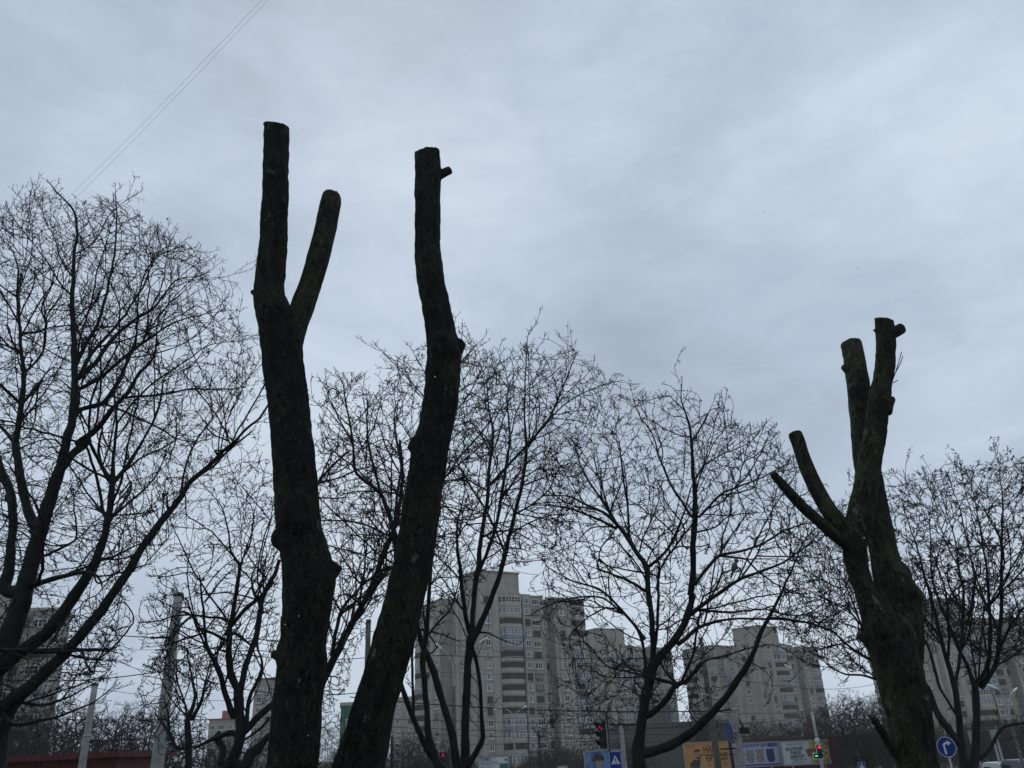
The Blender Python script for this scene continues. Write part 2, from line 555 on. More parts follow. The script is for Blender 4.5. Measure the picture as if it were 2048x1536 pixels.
def bare_tree(label, D, limbs, polys, n_attr, depth, base=None, step=0.12, kill=0.16, tipr=0.0042, seed=1, group='bare trees in the park', offs=None,
              bark='wet', twig='twig', spur=0.55, name='bare_tree', iters=90, dense=.80, thin=.95, seeds=.04):
    """limbs: lists of (px, py, width px); the first is the trunk. polys: crown outlines in the photo with weights."""
    rng = np.random.default_rng(seed)
    tipr = .00040 * D
    n_attr = int(n_attr * dense)
    limbs = [[(x, y, w * thin) for x, y, w in lb] for lb in limbs]
    N_, PAR, DRV, RAD = [], [], [], []
    thick = []
    for li, lb in enumerate(limbs):
        px0, py0 = lb[0][0], lb[0][1]
        if li == 0:
            y0, par = D, -1
        else:
            pj = np.array(PXY)
            k = int(np.argmin((pj[:, 0] - px0) ** 2 + (pj[:, 1] - py0) ** 2))
            par = k; y0 = N_[k][1]
        off = (offs or {}).get(li)
        if off is None: off = 0 if li == 0 else rng.uniform(-0.75, 0.75) * depth
        L = np.cumsum([0] + [math.hypot(lb[i + 1][0] - lb[i][0], lb[i + 1][1] - lb[i][1]) for i in range(len(lb) - 1)])
        scale = min(1.0, L[-1] / 500.0)
        rows = []
        for (x, y, w), l in zip(lb, L):
            Y = y0 + (off * scale) * (l / L[-1]) if L[-1] else y0
            p = at(x, y, Y)
            rows.append((*p, size(w, p) / 2))
        if li == 0:
            p = rows[0]
            b = Vector(base) if base else Vector((p[0] + rng.uniform(-.2, .2), p[1], 0))
            zt = p[2]
            pre = [(b.x, b.y, -0.15, p[3] * 1.9), (b.x, b.y, 0.25, p[3] * 1.45)]
            if zt > 1.5: pre.append((b.x * .6 + p[0] * .4, b.y, zt * .5, p[3] * 1.12))
            rows = pre + rows
        elif par >= 0:
            g = N_[par]
            if (Vector(g) - Vector(rows[0][:3])).length > 0.08:
                rows = [(*g, min(RAD[par] * .8, rows[0][3]))] + rows
        S = spline(rows, step)
        if len(S) > 4:
            w = rng.normal(0, 0.007, (len(S), 3)); w[0] = 0
            w = (w + np.roll(w, 1, 0)) / 2
            S[1:, :3] += w[1:]
        r_ = np.maximum(S[:, 3], tipr)
        V = tube_np(S[:, :3], r_ * (1 + 0.05 * np.sin(np.arange(len(r_)) * 1.7)), 10 if r_.max() > 0.05 else 6)
        thick.append(V)
        T = np.gradient(S[:, :3], axis=0); T /= np.linalg.norm(T, axis=1, keepdims=True) + 1e-9
        prev = par
        for i in range(len(S)):
            N_.append(S[i, :3]); PAR.append(prev); DRV.append(T[i]); RAD.append(r_[i])
            prev = len(N_) - 1
        PXY = [pix(q) for q in N_]
    nl = len(N_)
    # side branches: long fairly straight shoots leaving the limbs at an acute angle, then shorter ones on those
    def sprout(pool, count, l0, l1, ang):
        made = []
        pool = [i for i in pool if PAR[i] >= 0]
        if not pool: return made
        for _ in range(count):
            i = int(pool[rng.integers(len(pool))])
            d = DRV[i]
            a = rng.normal(0, 1, 3); a[1] *= .8; a -= d * a.dot(d); a /= np.linalg.norm(a) + 1e-9
            th = rng.uniform(*ang)
            v = d * math.cos(th) + a * math.sin(th)
            n_ = int(rng.uniform(l0, l1) / step)
            p = N_[i]; prev = i
            turn = rng.normal(0, .028, 3)
            for k_ in range(n_):
                v = v + turn + rng.normal(0, .055, 3) + np.array([0, 0, .035]); v /= np.linalg.norm(v)
                p = p + v * step
                q_ = pix(p)
                if k_ > 1 and rng.random() < .5 and not any(in_poly(np.array([q_[0]]), np.array([q_[1]]), pl)[0] for pl, _w in polys): break
                N_.append(p); PAR.append(prev); DRV.append(v); RAD.append(0); prev = len(N_) - 1
                made.append(prev)
        return made
    rr_ = np.array(RAD)
    src = [i for i in range(nl) if rr_[i] < .055 and N_[i][2] > 3]
    m1 = sprout(src, int(n_attr / 50), 10 * step, 24 * step, (.45, .95))
    m2 = sprout(m1 + src, int(n_attr / 20), 5 * step, 12 * step, (.5, 1.05))
    # attraction points through the crown volume
    tot = sum(w for _, w in polys)
    A = []
    for poly, wt in polys:
        xs = [p[0] for p in poly]; ys = [p[1] for p in poly]
        cx, cy = (min(xs) + max(xs)) / 2, (min(ys) + max(ys)) / 2
        hx, hy = (max(xs) - min(xs)) / 2, (max(ys) - min(ys)) / 2
        need = int(n_attr * wt / tot)
        got = 0
        while got < need:
            x = rng.uniform(min(xs), max(xs), need * 2); y = rng.uniform(min(ys), max(ys), need * 2)
            k = in_poly(x, y, poly)
            x, y = x[k], y[k]
            rr = np.clip(((x - cx) / hx) ** 2 * .6 + ((y - cy) / hy) ** 2 * .6, 0, 0.93)
            Y = D + depth * np.sqrt(1 - rr) * rng.uniform(-1, 1, len(x))
            for a, b_, c in zip(x, y, Y):
                A.append(at(a, b_, c)); got += 1
                if got >= need: break
    A = np.array(A)
    A = A[A[:, 2] > 1.2]
    nv = np.array([noise.noise(Vector(q * .85) + Vector((seed, 0, 0))) for q in A])
    A = A[nv > rng.uniform(-.45, .12, len(A))]          # clumps and gaps
    # only the upper, thinner limbs sprout
    X, PA, DR = colonise(np.array(N_), PAR, np.array(DRV), A, step, kill, iters, rng)
    DR = DR[:len(X)]
    n = len(X)
    # pipe model radii
    acc = np.zeros(n); rad = np.zeros(n)
    for i in range(n - 1, -1, -1):
        rad[i] = RAD[i] if i < nl else max(tipr, acc[i] ** (1 / 2.3))
        if PA[i] >= 0 and i >= nl: acc[PA[i]] += rad[i] ** 2.3
    for i in range(nl, n):
        rad[i] = max(tipr * .8, min(rad[i], rad[PA[i]] * (0.62 if PA[i] < nl else 0.97)))
    Y = X.copy()                                 # relax the zigzag a little
    cnt = np.ones(n); sm = X.copy()
    np.add.at(sm, PA[nl:], X[nl:]); np.add.at(cnt, PA[nl:], 1)
    sm[nl:] += X[PA[nl:]]; cnt[nl:] += 1
    Y[nl:] = (sm / cnt[:, None])[nl:] * .6 + X[nl:] * .4
    X = Y
    root = empty(name, (0, 0, 0), label, 'tree', group)
    bp = Vector((N_[0][0], N_[0][1], 0))
    root.location = bp
    sh = np.array(bp)
    V, Q = join_np(thick)
    link('trunk', np_mesh('trunk', V - sh, Q), bark, root)
    g = np.arange(nl, n)
    big = g[rad[g] > 0.010]; small = g[rad[g] <= 0.010]
    parts = []
    if len(big): parts.append(sticks(X[PA[big]], X[big] + DR[big] * 0.008, rad[big] * 1.04, rad[big], 6))
    if len(small): parts.append(sticks(X[PA[small]], X[small], np.minimum(rad[PA[small]], rad[small] * 1.2), rad[small], 3))
    fine = np.zeros(n, bool); fine[small] = True
    tl = np.arange(nl)
    fine[:nl] = rad[:nl] < 0.016
    parts += decorate(X, PA, DR, fine, rad, rng, tipr, spur, seeds=seeds)
    V, Q = join_np(parts)
    link('crown', np_mesh('crown', V - sh, Q), twig, root)
    return root


def Z(x0, y0, s, *limbs):
    """read limb traces measured on an enlargement of the photo"""
    return [[(x0 + x * s, y0 + y * s, w * s) for x, y, w in lb] for lb in limbs]


def simplewidth(lb, w0, w1):
    n = len(lb)
    return [(x, y, w0 + (w1 - w0) * i / (n - 1)) for i, (x, y) in enumerate(lb)]


# tree 1: the big spreading tree on the left
s1, s2 = 560 / 1536, 600 / 1405
T1 = [[(-62, 1640, 54), (-40, 1480, 52), (-28, 1380, 54), (0, 1316, 54), (26, 1256, 46), (47, 1187, 40), (64, 1119, 36), (77, 1072, 32), (92, 1021, 30), (115, 957, 26), (128, 906, 21), (134, 880, 20),
       (146, 832, 18), (149, 759, 15), (148, 686, 13), (144, 614, 11), (146, 559, 9), (148, 504, 7), (155, 468, 6), (148, 424, 5), (120, 391, 3.4), (95, 362, 2)]]
T1 += Z(0, 880, s2,
        [(180, 450, 60), (130, 330, 50), (100, 200, 48), (85, 100, 42), (70, 0, 38)],
        [(0, 1060, 100), (100, 990, 70), (200, 920, 70), (300, 800, 65), (370, 700, 60), (430, 600, 50), (480, 480, 42), (510, 350, 36), (525, 210, 32), (530, 100, 18), (540, 0, 16), (545, -120, 12), (530, -240, 8)],
        [(20, 700, 70), (40, 620, 60), (50, 520, 48), (60, 400, 45), (50, 250, 45), (0, 130, 44), (-40, 0, 40)],
        [(-60, 1300, 80), (0, 1260, 80), (100, 1190, 75), (200, 1100, 65), (300, 1000, 60), (400, 890, 55), (500, 760, 50), (580, 650, 46), (650, 530, 42), (750, 390, 38), (830, 290, 32), (900, 190, 26), (1000, 100, 22), (1060, 40, 18), (1110, 0, 15)],
        [(525, 205, 26), (470, 100, 18), (460, 30, 14), (480, -60, 10)],
        [(525, 205, 26), (590, 130, 22), (640, 50, 18), (670, 0, 14)],
        [(280, 140, 45), (350, 60, 40), (420, 0, 36)],
        [(140, 685, 34), (280, 640, 26), (400, 620, 22), (460, 640, 14), (480, 690, 8)],
        [(170, 990, 34), (300, 980, 28), (400, 985, 22), (520, 980, 14), (560, 960, 7)],
        [(60, 1330, 24), (200, 1315, 16), (330, 1275, 12), (450, 1220, 8), (540, 1150, 4)],
        [(80, 1225, 24), (200, 1240, 16), (330, 1200, 12), (450, 1130, 6)],
        [(-20, 1640, 64), (10, 1400, 62), (45, 1280, 60), (100, 1195, 58)],
        [(515, 360, 16), (600, 300, 13), (720, 180, 9), (780, 60, 6)],
        [(755, 385, 12), (762, 330, 8), (767, 240, 5)],
        [(650, 530, 12), (560, 560, 9), (470, 560, 7)],
        [(910, 180, 12), (1000, 120, 12), (1090, 30, 11), (1180, -40, 9)])
T1 += Z(0, 340, s1,
        [(85, 1500, 38), (110, 1350, 35), (130, 1150, 28), (115, 950, 20), (95, 700, 15), (100, 550, 11), (60, 430, 7), (0, 370, 4)],
        [(430, 1500, 42), (530, 1420, 38), (620, 1310, 30), (700, 1220, 25), (760, 1120, 20), (820, 1060, 18), (850, 1000, 14), (860, 880, 9), (880, 760, 6)],
        [(385, 1380, 40), (450, 1310, 30), (560, 1280, 30), (640, 1180, 28), (700, 1050, 20), (740, 950, 16), (750, 850, 12), (760, 700, 9), (800, 560, 7), (900, 430, 6), (1000, 425, 4), (1085, 450, 2)],
        [(420, 1150, 32), (520, 1060, 28), (600, 950, 24), (700, 850, 20), (850, 750, 14), (960, 610, 9), (1100, 580, 5), (1170, 545, 3)],
        [(410, 1080, 34), (470, 960, 28), (540, 830, 22), (590, 650, 18), (630, 450, 13), (640, 250, 9), (630, 90, 3)],
        [(405, 1180, 26), (510, 1000, 22), (650, 840, 16), (780, 650, 12), (860, 480, 8), (1000, 420, 4)],
        [(440, 1200, 26), (560, 1130, 22), (700, 1010, 20), (830, 920, 14), (970, 830, 10), (1150, 780, 6), (1250, 700, 3)],
        [(785, 1481, 14), (850, 1360, 16), (890, 1200, 12), (905, 1130, 8), (1000, 1060, 6)],
        [(640, 1440, 13), (640, 1400, 13), (720, 1290, 12), (850, 1160, 11), (1000, 1060, 8), (1150, 960, 6), (1300, 940, 4), (1420, 900, 2)],
        [(400, 700, 14), (330, 620, 12), (270, 520, 9), (180, 400, 6), (100, 300, 4), (40, 200, 3)],
        [(110, 800, 10), (180, 640, 8), (190, 540, 5)],
        [(1180, 1536, 16), (1250, 1536, 18), (1330, 1440, 16), (1420, 1360, 14), (1470, 1290, 12)],
        [(1250, 1536, 12), (1340, 1370, 12), (1450, 1180, 10), (1480, 1120, 6)],
        [(1250, 1460, 9), (1210, 1250, 7), (1130, 1150, 5)],
        [(400, 590, 12), (330, 480, 9), (300, 380, 7), (240, 250, 5), (235, 130, 3)],
        [(420, 460, 10), (520, 390, 8), (590, 260, 6), (660, 190, 4), (750, 130, 2)],
        [(250, 870, 14), (230, 760, 10), (280, 640, 8), (300, 560, 5)],
        [(150, 1100, 16), (240, 980, 14), (260, 800, 10), (330, 700, 8)])
poly1 = [(-120, 480), (20, 410), (60, 400), (95, 385), (130, 415), (190, 405), (230, 385), (265, 420), (320, 460), (385, 500), (430, 560), (470, 640), (510, 690), (520, 790), (470, 820), (420, 900), (380, 980), (330, 1040),
         (300, 1110), (250, 1230), (240, 1330), (130, 1420), (0, 1440), (-120, 1400)]
bare_tree('large spreading bare tree filling the left edge, tallest of the unpruned trees', 12.5, T1, [(poly1, 1)], 6800, 3.0, seed=3, dense=1.35, thin=.86, step=0.11, kill=0.15, tipr=0.0040)

# tree 2: behind, between the big tree and the left pollard
s3 = 280 / 1114
T2 = Z(280, 1150, s3,
       [(690, 1640, 100), (700, 1536, 90), (760, 1400, 90), (800, 1280, 90), (790, 1100, 85), (780, 950, 80), (770, 900, 60), (720, 780, 60), (705, 650, 55), (705, 530, 50), (720, 420, 46), (735, 350, 40), (755, 200, 36), (780, 50, 34), (790, 0, 30), (785, -90, 26), (725, -180, 18), (700, -360, 14), (640, -560, 9), (480, -740, 5)],
       [(790, 960, 60), (830, 760, 52), (880, 620, 48), (930, 460, 50), (955, 300, 45), (960, 230, 40), (900, 120, 20), (890, 0, 15), (930, -100, 10), (900, -300, 6)],
       [(960, 230, 40), (1010, 100, 40), (1070, 0, 38), (1110, -120, 30)],
       [(740, 390, 35), (800, 310, 35), (900, 220, 35), (980, 150, 32), (1060, 50, 30)],
       [(740, 1120, 60), (680, 950, 45), (640, 800, 45), (590, 690, 40), (545, 600, 30), (520, 450, 22), (510, 300, 20), (495, 200, 18), (480, 50, 14), (470, 0, 10)],
       [(590, 640, 20), (670, 550, 18), (780, 430, 12)],
       [(690, 520, 30), (620, 480, 26), (540, 450, 26), (450, 410, 24), (430, 340, 20), (390, 300, 16), (340, 285, 12)],
       [(710, 385, 26), (650, 345, 24), (550, 335, 20), (420, 320, 18), (300, 320, 16), (160, 360, 12), (0, 380, 10), (-20, 430, 6)],
       [(420, 320, 20), (330, 400, 20), (250, 500, 16), (180, 620, 10)],
       [(840, 1200, 40), (870, 1000, 34), (940, 830, 30), (970, 740, 26), (960, 640, 18), (930, 580, 14), (920, 450, 10)],
       [(830, 1250, 60), (920, 1150, 60), (1040, 1040, 50), (1130, 960, 40)],
       [(720, 1250, 50), (630, 1290, 40), (520, 1330, 30), (430, 1380, 20)],
       [(830, 1310, 22), (960, 1220, 22), (1030, 1130, 20)],
       [(640, 1500, 60), (660, 1380, 60), (600, 1290, 56), (640, 1250, 40)],
       [(830, 1536, 100), (880, 1420, 90), (930, 1390, 80), (1000, 1310, 60), (1080, 1230, 50)],
       [(750, 460, 26), (820, 500, 24), (880, 560, 20)],
       [(785, -70, 14), (870, -230, 12), (900, -400, 12), (880, -560, 8), (760, -640, 6)],
       [(510, 220, 16), (600, 100, 14), (690, 0, 10), (760, -60, 6)])
poly2 = [(300, 1130), (330, 1060), (330, 960), (400, 900), (470, 880), (540, 930), (560, 1050), (560, 1250), (560, 1400), (500, 1420), (400, 1380), (300, 1330), (280, 1220)]
bare_tree('crooked many-stemmed bare tree just left of the tall left stump', 16, T2, [(poly2, 1)], 2300, 2.2, seed=5, tipr=0.0048)

# small tree by the concrete pole
T8 = Z(280, 1150, s3,
       [(370, 1640, 60), (385, 1536, 60), (385, 1300, 60), (375, 1150, 44), (420, 1050, 34), (440, 950, 26), (430, 900, 22), (400, 750, 16), (370, 600, 10)],
       [(400, 1150, 40), (440, 1100, 34), (490, 1000, 28), (520, 850, 16), (560, 700, 10)],
       [(380, 1385, 30), (290, 1370, 30), (240, 1260, 30), (200, 1200, 22), (120, 1100, 12)],
       [(380, 1150, 20), (350, 1000, 16), (300, 860, 14), (290, 700, 8)])
poly8 = [(290, 1330), (360, 1280), (420, 1320), (440, 1420), (400, 1500), (300, 1500), (270, 1420)]
bare_tree('small bare tree in front of the thick concrete pole', 22, T8, [(poly8, 1)], 800, 1.8, seed=8, tipr=0.006)

# tree behind the left stump, its limb slanting right
T9 = [[(606, 1640, 40), (606, 1536, 38), (622, 1430, 30), (640, 1370, 22), (655, 1345, 15), (696, 1263, 14), (736, 1189, 13), (765, 1115, 12), (790, 1050, 10), (805, 960, 7), (800, 880, 5)],
      [(640, 1370, 18), (690, 1270, 10), (725, 1208, 9), (770, 1150, 6)],
      [(664, 1310, 9), (680, 1230, 8), (706, 1190, 6), (760, 1140, 5)],
      [(630, 1400, 16), (600, 1300, 14), (570, 1200, 11), (600, 1060, 8), (640, 960, 6), (700, 900, 4)]]
poly9 = [(620, 1330), (650, 1200), (680, 1080), (640, 960), (650, 880), (760, 900), (800, 1000), (780, 1150), (700, 1340), (680, 1480), (640, 1480)]
bare_tree('bare tree hidden by the tall left stump, one limb slanting to the right', 19, T9, [(poly9, 1)], 1500, 2.0, seed=9, tipr=0.0052)

# tree behind the right-leaning stump
s5 = 650 / 1997
T3 = [[(752, 1640, 36), (756, 1536, 34), (772, 1440, 32), (793, 1320, 28), (812, 1200, 26), (830, 1100, 22), (850, 1000, 18), (868, 900, 14), (880, 800, 10), (895, 740, 6), (925, 700, 3)]]
T3 += Z(600, 640, s5,
        [(600, 1536, 34), (590, 1350, 34), (540, 1180, 30), (490, 1060, 26), (350, 940, 20), (325, 750, 16), (300, 600, 12), (280, 500, 10), (265, 400, 7), (230, 320, 4)],
        [(500, 1080, 18), (440, 850, 16), (410, 680, 12), (415, 540, 8), (440, 470, 5)],
        [(575, 1300, 18), (600, 1050, 18), (620, 900, 14), (590, 700, 12), (580, 560, 8), (620, 480, 5)],
        [(690, 1030, 14), (650, 1000, 12), (580, 880, 12), (520, 760, 10), (480, 640, 7), (400, 560, 4)],
        [(590, 1350, 14), (450, 1280, 14), (330, 1240, 12), (150, 1230, 8), (60, 1260, 4)],
        [(490, 1060, 12), (330, 900, 11), (210, 810, 8), (150, 700, 5)],
        [(330, 740, 9), (230, 620, 7), (150, 530, 5), (80, 495, 3)],
        [(800, 560, 10), (760, 470, 9), (680, 380, 8), (600, 290, 7), (550, 240, 5), (515, 205, 3)],
        [(840, 1030, 16), (890, 970, 13), (1000, 820, 13), (1140, 660, 11), (1200, 560, 6)],
        [(850, 760, 12), (930, 600, 10), (1010, 500, 9), (1060, 420, 8), (1120, 300, 5)],
        [(900, 520, 8), (1000, 420, 7), (1100, 360, 5), (1180, 280, 3)],
        [(870, 400, 9), (960, 300, 8), (1040, 200, 6), (1110, 130, 3)],
        [(740, 800, 9), (600, 600, 7), (610, 590, 6), (640, 480, 4)],
        [(480, 1536, 20), (540, 1400, 20), (580, 1300, 16)])
poly3 = [(625, 1000), (640, 860), (640, 800), (670, 760), (700, 750), (740, 790), (770, 760), (770, 710), (800, 720), (850, 690), (930, 660), (950, 700), (1000, 720), (1000, 860), (960, 960), (930, 1050), (880, 1150), (800, 1210), (700, 1200), (640, 1120)]
bare_tree('bushy bare tree standing behind the leaning stump', 16, T3, [(poly3, 1)], 4300, 2.6, seed=12, tipr=0.0046)

# tree 4: fan of stems in front of the near tower
s6 = 500 / 1761
T4 = Z(760, 1100, s6,
       [(600, 1660, 90), (600, 1536, 72), (600, 1300, 62), (610, 1000, 60), (620, 800, 56), (640, 650, 70), (665, 590, 70), (700, 540, 48), (760, 400, 42), (820, 240, 38), (870, 80, 34), (890, 0, 32)],
       [(645, 600, 50), (650, 560, 45), (655, 450, 38), (670, 250, 40), (695, 100, 40), (700, 0, 34)],
       [(690, 180, 26), (720, 100, 28), (760, 0, 24)],
       [(640, 600, 36), (620, 540, 36), (600, 430, 32), (580, 300, 30), (565, 150, 28), (545, 0, 24)],
       [(600, 1536, 60), (630, 1500, 50), (690, 1400, 42), (725, 1320, 40), (715, 1150, 30), (705, 950, 28), (685, 820, 30), (665, 740, 30), (645, 680, 30)],
       [(590, 1640, 70), (540, 1536, 64), (510, 1300, 60), (450, 1100, 50), (400, 930, 54), (370, 820, 50), (310, 700, 48), (280, 600, 38), (265, 500, 24), (300, 380, 14)],
       [(560, 1640, 80), (440, 1560, 80), (400, 1500, 70), (345, 1330, 56), (330, 1150, 44), (310, 900, 44), (300, 750, 44), (330, 550, 34), (345, 300, 28), (360, 100, 26), (375, 0, 24), (400, -160, 16), (430, -300, 10)],
       [(380, 1470, 56), (330, 1400, 48), (250, 1220, 40), (190, 1070, 40), (160, 980, 34), (150, 900, 22), (170, 780, 12)],
       [(235, 1180, 24), (235, 1100, 24), (230, 950, 20), (225, 700, 18), (240, 560, 10)],
       [(335, 600, 20), (440, 480, 16), (500, 400, 14), (550, 250, 10), (560, 120, 6)],
       [(700, 580, 18), (780, 590, 13), (850, 630, 10), (970, 670, 6)],
       [(400, 690, 12), (340, 580, 14), (420, 590, 10), (560, 640, 8)])
T4 += Z(600, 640, s5,
        [(967, 1413, 18), (965, 1250, 14), (985, 1170, 10), (1010, 1060, 7), (1000, 960, 4)],
        [(1102, 1413, 30), (1120, 1300, 28), (1150, 1100, 24), (1165, 900, 20), (1185, 700, 16), (1160, 550, 10), (1150, 350, 6), (1190, 240, 3)],
        [(1155, 1413, 26), (1200, 1290, 22), (1235, 1100, 21), (1265, 900, 19), (1290, 720, 14), (1270, 500, 8), (1290, 400, 5), (1310, 340, 3)],
        [(1268, 1413, 28), (1300, 1270, 25), (1340, 1120, 24), (1370, 980, 22), (1390, 800, 20), (1380, 600, 12), (1385, 350, 8), (1395, 150, 5), (1405, 70, 3)],
        [(1170, 1010, 20), (1290, 880, 20), (1400, 760, 17), (1520, 620, 12), (1600, 450, 9), (1660, 300, 7), (1690, 200, 5), (1610, 125, 3)],
        [(1400, 780, 14), (1500, 650, 11), (1650, 500, 8), (1830, 410, 6), (1980, 370, 3)],
        [(1255, 1420, 16), (1190, 1270, 14), (1140, 1160, 14), (1050, 1030, 12), (980, 900, 10), (930, 820, 6)],
        [(1330, 1190, 14), (1430, 1130, 12), (1530, 1040, 10), (1600, 900, 6), (1700, 820, 3)],
        [(1300, 1310, 12), (1420, 1240, 10), (1560, 1200, 7), (1700, 1190, 4)],
        [(1240, 1100, 12), (1330, 960, 11), (1380, 900, 8), (1450, 790, 6)],
        [(1185, 640, 8), (1250, 520, 7), (1370, 440, 5), (1500, 380, 3)],
        [(1300, 700, 9), (1330, 560, 7), (1420, 420, 5), (1540, 340, 3), (1600, 310, 2)],
        [(1550, 600, 7), (1700, 620, 5), (1830, 660, 4), (1880, 620, 2)])
poly4 = [(870, 1130), (850, 950), (920, 800), (960, 740), (1000, 720), (1040, 690), (1065, 680), (1085, 720), (1130, 700), (1150, 690), (1180, 730), (1235, 765), (1190, 830), (1180, 930), (1150, 1050), (1090, 1130), (1000, 1140), (930, 1200), (880, 1250), (820, 1330), (810, 1200)]
bare_tree('tall fan-shaped bare tree in front of the nearest apartment tower', 18, T4, [(poly4, 1)], 4300, 2.6, seed=15, tipr=0.0048)

# tree 5: broad tree right of the centre
s7, s9, s10 = 600 / 1646, 260 / 1396, 300 / 1536
T5 = Z(1140, 1250, s9,
       [(760, 1640, 190), (750, 1536, 170), (730, 1350, 150), (760, 1100, 112), (790, 900, 110), (830, 700, 118), (870, 500, 120), (900, 420, 110), (1020, 280, 90), (1110, 170, 85), (1190, 50, 80), (1220, 0, 80), (1300, -220, 78)],
       [(895, 400, 75), (892, 300, 66), (890, 200, 62), (880, 0, 58)],
       [(800, 1370, 120), (960, 1330, 110), (1150, 1260, 110), (1300, 1150, 105), (1396, 1080, 100)],
       [(820, 975, 76), (860, 960, 70), (960, 890, 66), (1050, 780, 66), (1130, 650, 60), (1250, 600, 48), (1350, 490, 38), (1400, 420, 30)],
       [(800, 560, 50), (810, 450, 46), (800, 350, 42), (785, 240, 40), (750, 100, 38), (700, 0, 32)],
       [(820, 500, 16), (780, 490, 14), (600, 490, 12), (450, 530, 10), (330, 640, 8), (180, 760, 5)],
       [(740, 1070, 16), (560, 1070, 14), (380, 1050, 10), (250, 960, 7), (100, 990, 5)],
       [(780, 780, 14), (700, 720, 12), (560, 640, 10), (430, 600, 7), (250, 560, 5)],
       [(1150, 640, 40), (1000, 460, 24), (960, 300, 18)])
T5 += Z(1060, 740, s7,
        [(672, 1399, 32), (660, 1300, 30), (645, 1150, 32), (640, 1080, 34), (590, 1010, 26), (520, 900, 25), (430, 800, 20), (330, 750, 15), (200, 690, 10), (60, 690, 6)],
        [(890, 1240, 40), (880, 1230, 40), (895, 1100, 34), (895, 950, 34), (905, 820, 34), (905, 700, 28), (895, 580, 22), (885, 400, 16), (865, 270, 12), (830, 160, 7), (835, 60, 3)],
        [(470, 870, 22), (400, 830, 17), (250, 770, 13), (100, 740, 10), (0, 740, 6)],
        [(480, 850, 16), (400, 720, 14), (310, 590, 11), (270, 500, 8), (240, 400, 5)],
        [(650, 1080, 20), (740, 1000, 16), (800, 900, 16), (850, 770, 10), (880, 650, 8)],
        [(890, 810, 16), (830, 720, 15), (760, 600, 14), (710, 480, 12), (670, 350, 8), (600, 250, 6), (550, 90, 3)],
        [(925, 810, 16), (1040, 690, 14), (1120, 650, 12), (1250, 600, 9), (1400, 520, 5)],
        [(905, 600, 12), (960, 520, 10), (1060, 460, 8), (1200, 400, 5), (1300, 290, 3)],
        [(915, 890, 12), (1020, 860, 10), (1100, 800, 8), (1250, 780, 5)],
        [(900, 1180, 20), (980, 1080, 20), (1040, 1020, 20), (1150, 995, 16), (1280, 950, 14), (1400, 880, 12), (1520, 840, 8)],
        [(1045, 1010, 12), (1060, 900, 9), (1095, 800, 6), (1100, 680, 4)],
        [(865, 1350, 30), (960, 1280, 24), (1060, 1210, 22), (1150, 1150, 18), (1280, 1100, 16), (1400, 1050, 12), (1550, 940, 7)],
        [(1140, 1150, 10), (1200, 1020, 8), (1240, 930, 6), (1220, 880, 4)],
        [(820, 1500, 30), (900, 1430, 24), (980, 1390, 20), (1120, 1365, 13), (1250, 1365, 14), (1400, 1370, 12), (1540, 1390, 10), (1646, 1430, 6)],
        [(630, 1480, 26), (590, 1420, 20), (540, 1360, 18), (470, 1280, 16), (380, 1200, 13), (240, 1160, 10), (90, 1080, 6)],
        [(510, 1340, 12), (400, 1250, 12), (250, 1250, 10), (100, 1290, 8), (0, 1350, 5)],
        [(545, 920, 11), (540, 780, 9), (525, 600, 7), (500, 480, 5), (400, 360, 3)],
        [(440, 780, 10), (470, 700, 8), (530, 560, 5)],
        [(600, 1000, 10), (630, 900, 8), (700, 740, 6), (710, 600, 3)],
        [(640, 1060, 9), (700, 930, 7), (780, 850, 5)],
        [(880, 370, 8), (800, 350, 7), (700, 300, 5), (620, 230, 3)],
        [(1100, 800, 5), (1110, 600, 5), (1060, 450, 3)],
        [(905, 700, 10), (940, 560, 8), (1010, 400, 6), (1070, 300, 5), (1050, 130, 3)],
        [(1250, 600, 6), (1230, 480, 5), (1280, 320, 3)],
        [(1480, 880, 6), (1450, 760, 5), (1460, 600, 4), (1440, 480, 3)],
        [(450, 860, 9), (330, 870, 8), (240, 960, 6), (130, 1000, 3)])
T5 += Z(1360, 1200, s10,
        [(0, 1430, 90), (150, 1320, 82), (300, 1200, 86), (420, 1050, 70), (510, 930, 70), (600, 800, 70), (690, 660, 60), (770, 480, 50), (860, 270, 44), (940, 110, 36), (1000, 0, 30), (1150, -320, 22), (1270, -600, 14), (1420, -760, 8)],
        [(50, 870, 24), (160, 720, 26), (250, 630, 24), (450, 570, 20), (650, 510, 18), (800, 480, 16), (940, 460, 12), (1100, 520, 9), (1300, 660, 6)],
        [(900, 190, 28), (1000, 190, 26), (1150, 200, 24), (1300, 230, 20), (1440, 280, 16), (1600, 340, 10)],
        [(720, 640, 12), (830, 700, 10), (920, 780, 8), (950, 900, 6), (920, 1000, 4)],
        [(90, 1140, 14), (170, 1060, 12), (280, 1000, 10), (360, 900, 6)])
poly5 = [(1060, 1010), (1080, 900), (1160, 870), (1200, 800), (1260, 790), (1340, 790), (1370, 775), (1400, 830), (1450, 800), (1470, 850), (1530, 850), (1570, 900), (1620, 960), (1640, 1060), (1600, 1120), (1560, 1200), (1500, 1280), (1400, 1330), (1420, 1420), (1370, 1440), (1260, 1400), (1180, 1420), (1130, 1330), (1090, 1230), (1100, 1120)]
poly5b = [(1520, 1200), (1560, 1060), (1640, 1000), (1710, 1030), (1730, 1140), (1700, 1260), (1620, 1290)]
poly5c = [(1060, 1480), (1100, 1350), (1270, 1270), (1320, 1330), (1300, 1440), (1200, 1480)]
bare_tree('broad bare tree right of centre, low heavy limb over the billboards', 15.5, T5, [(poly5, 5), (poly5b, .7), (poly5c, .5)], 6400, 2.9, seed=21, step=0.115, kill=0.155, tipr=0.0046)

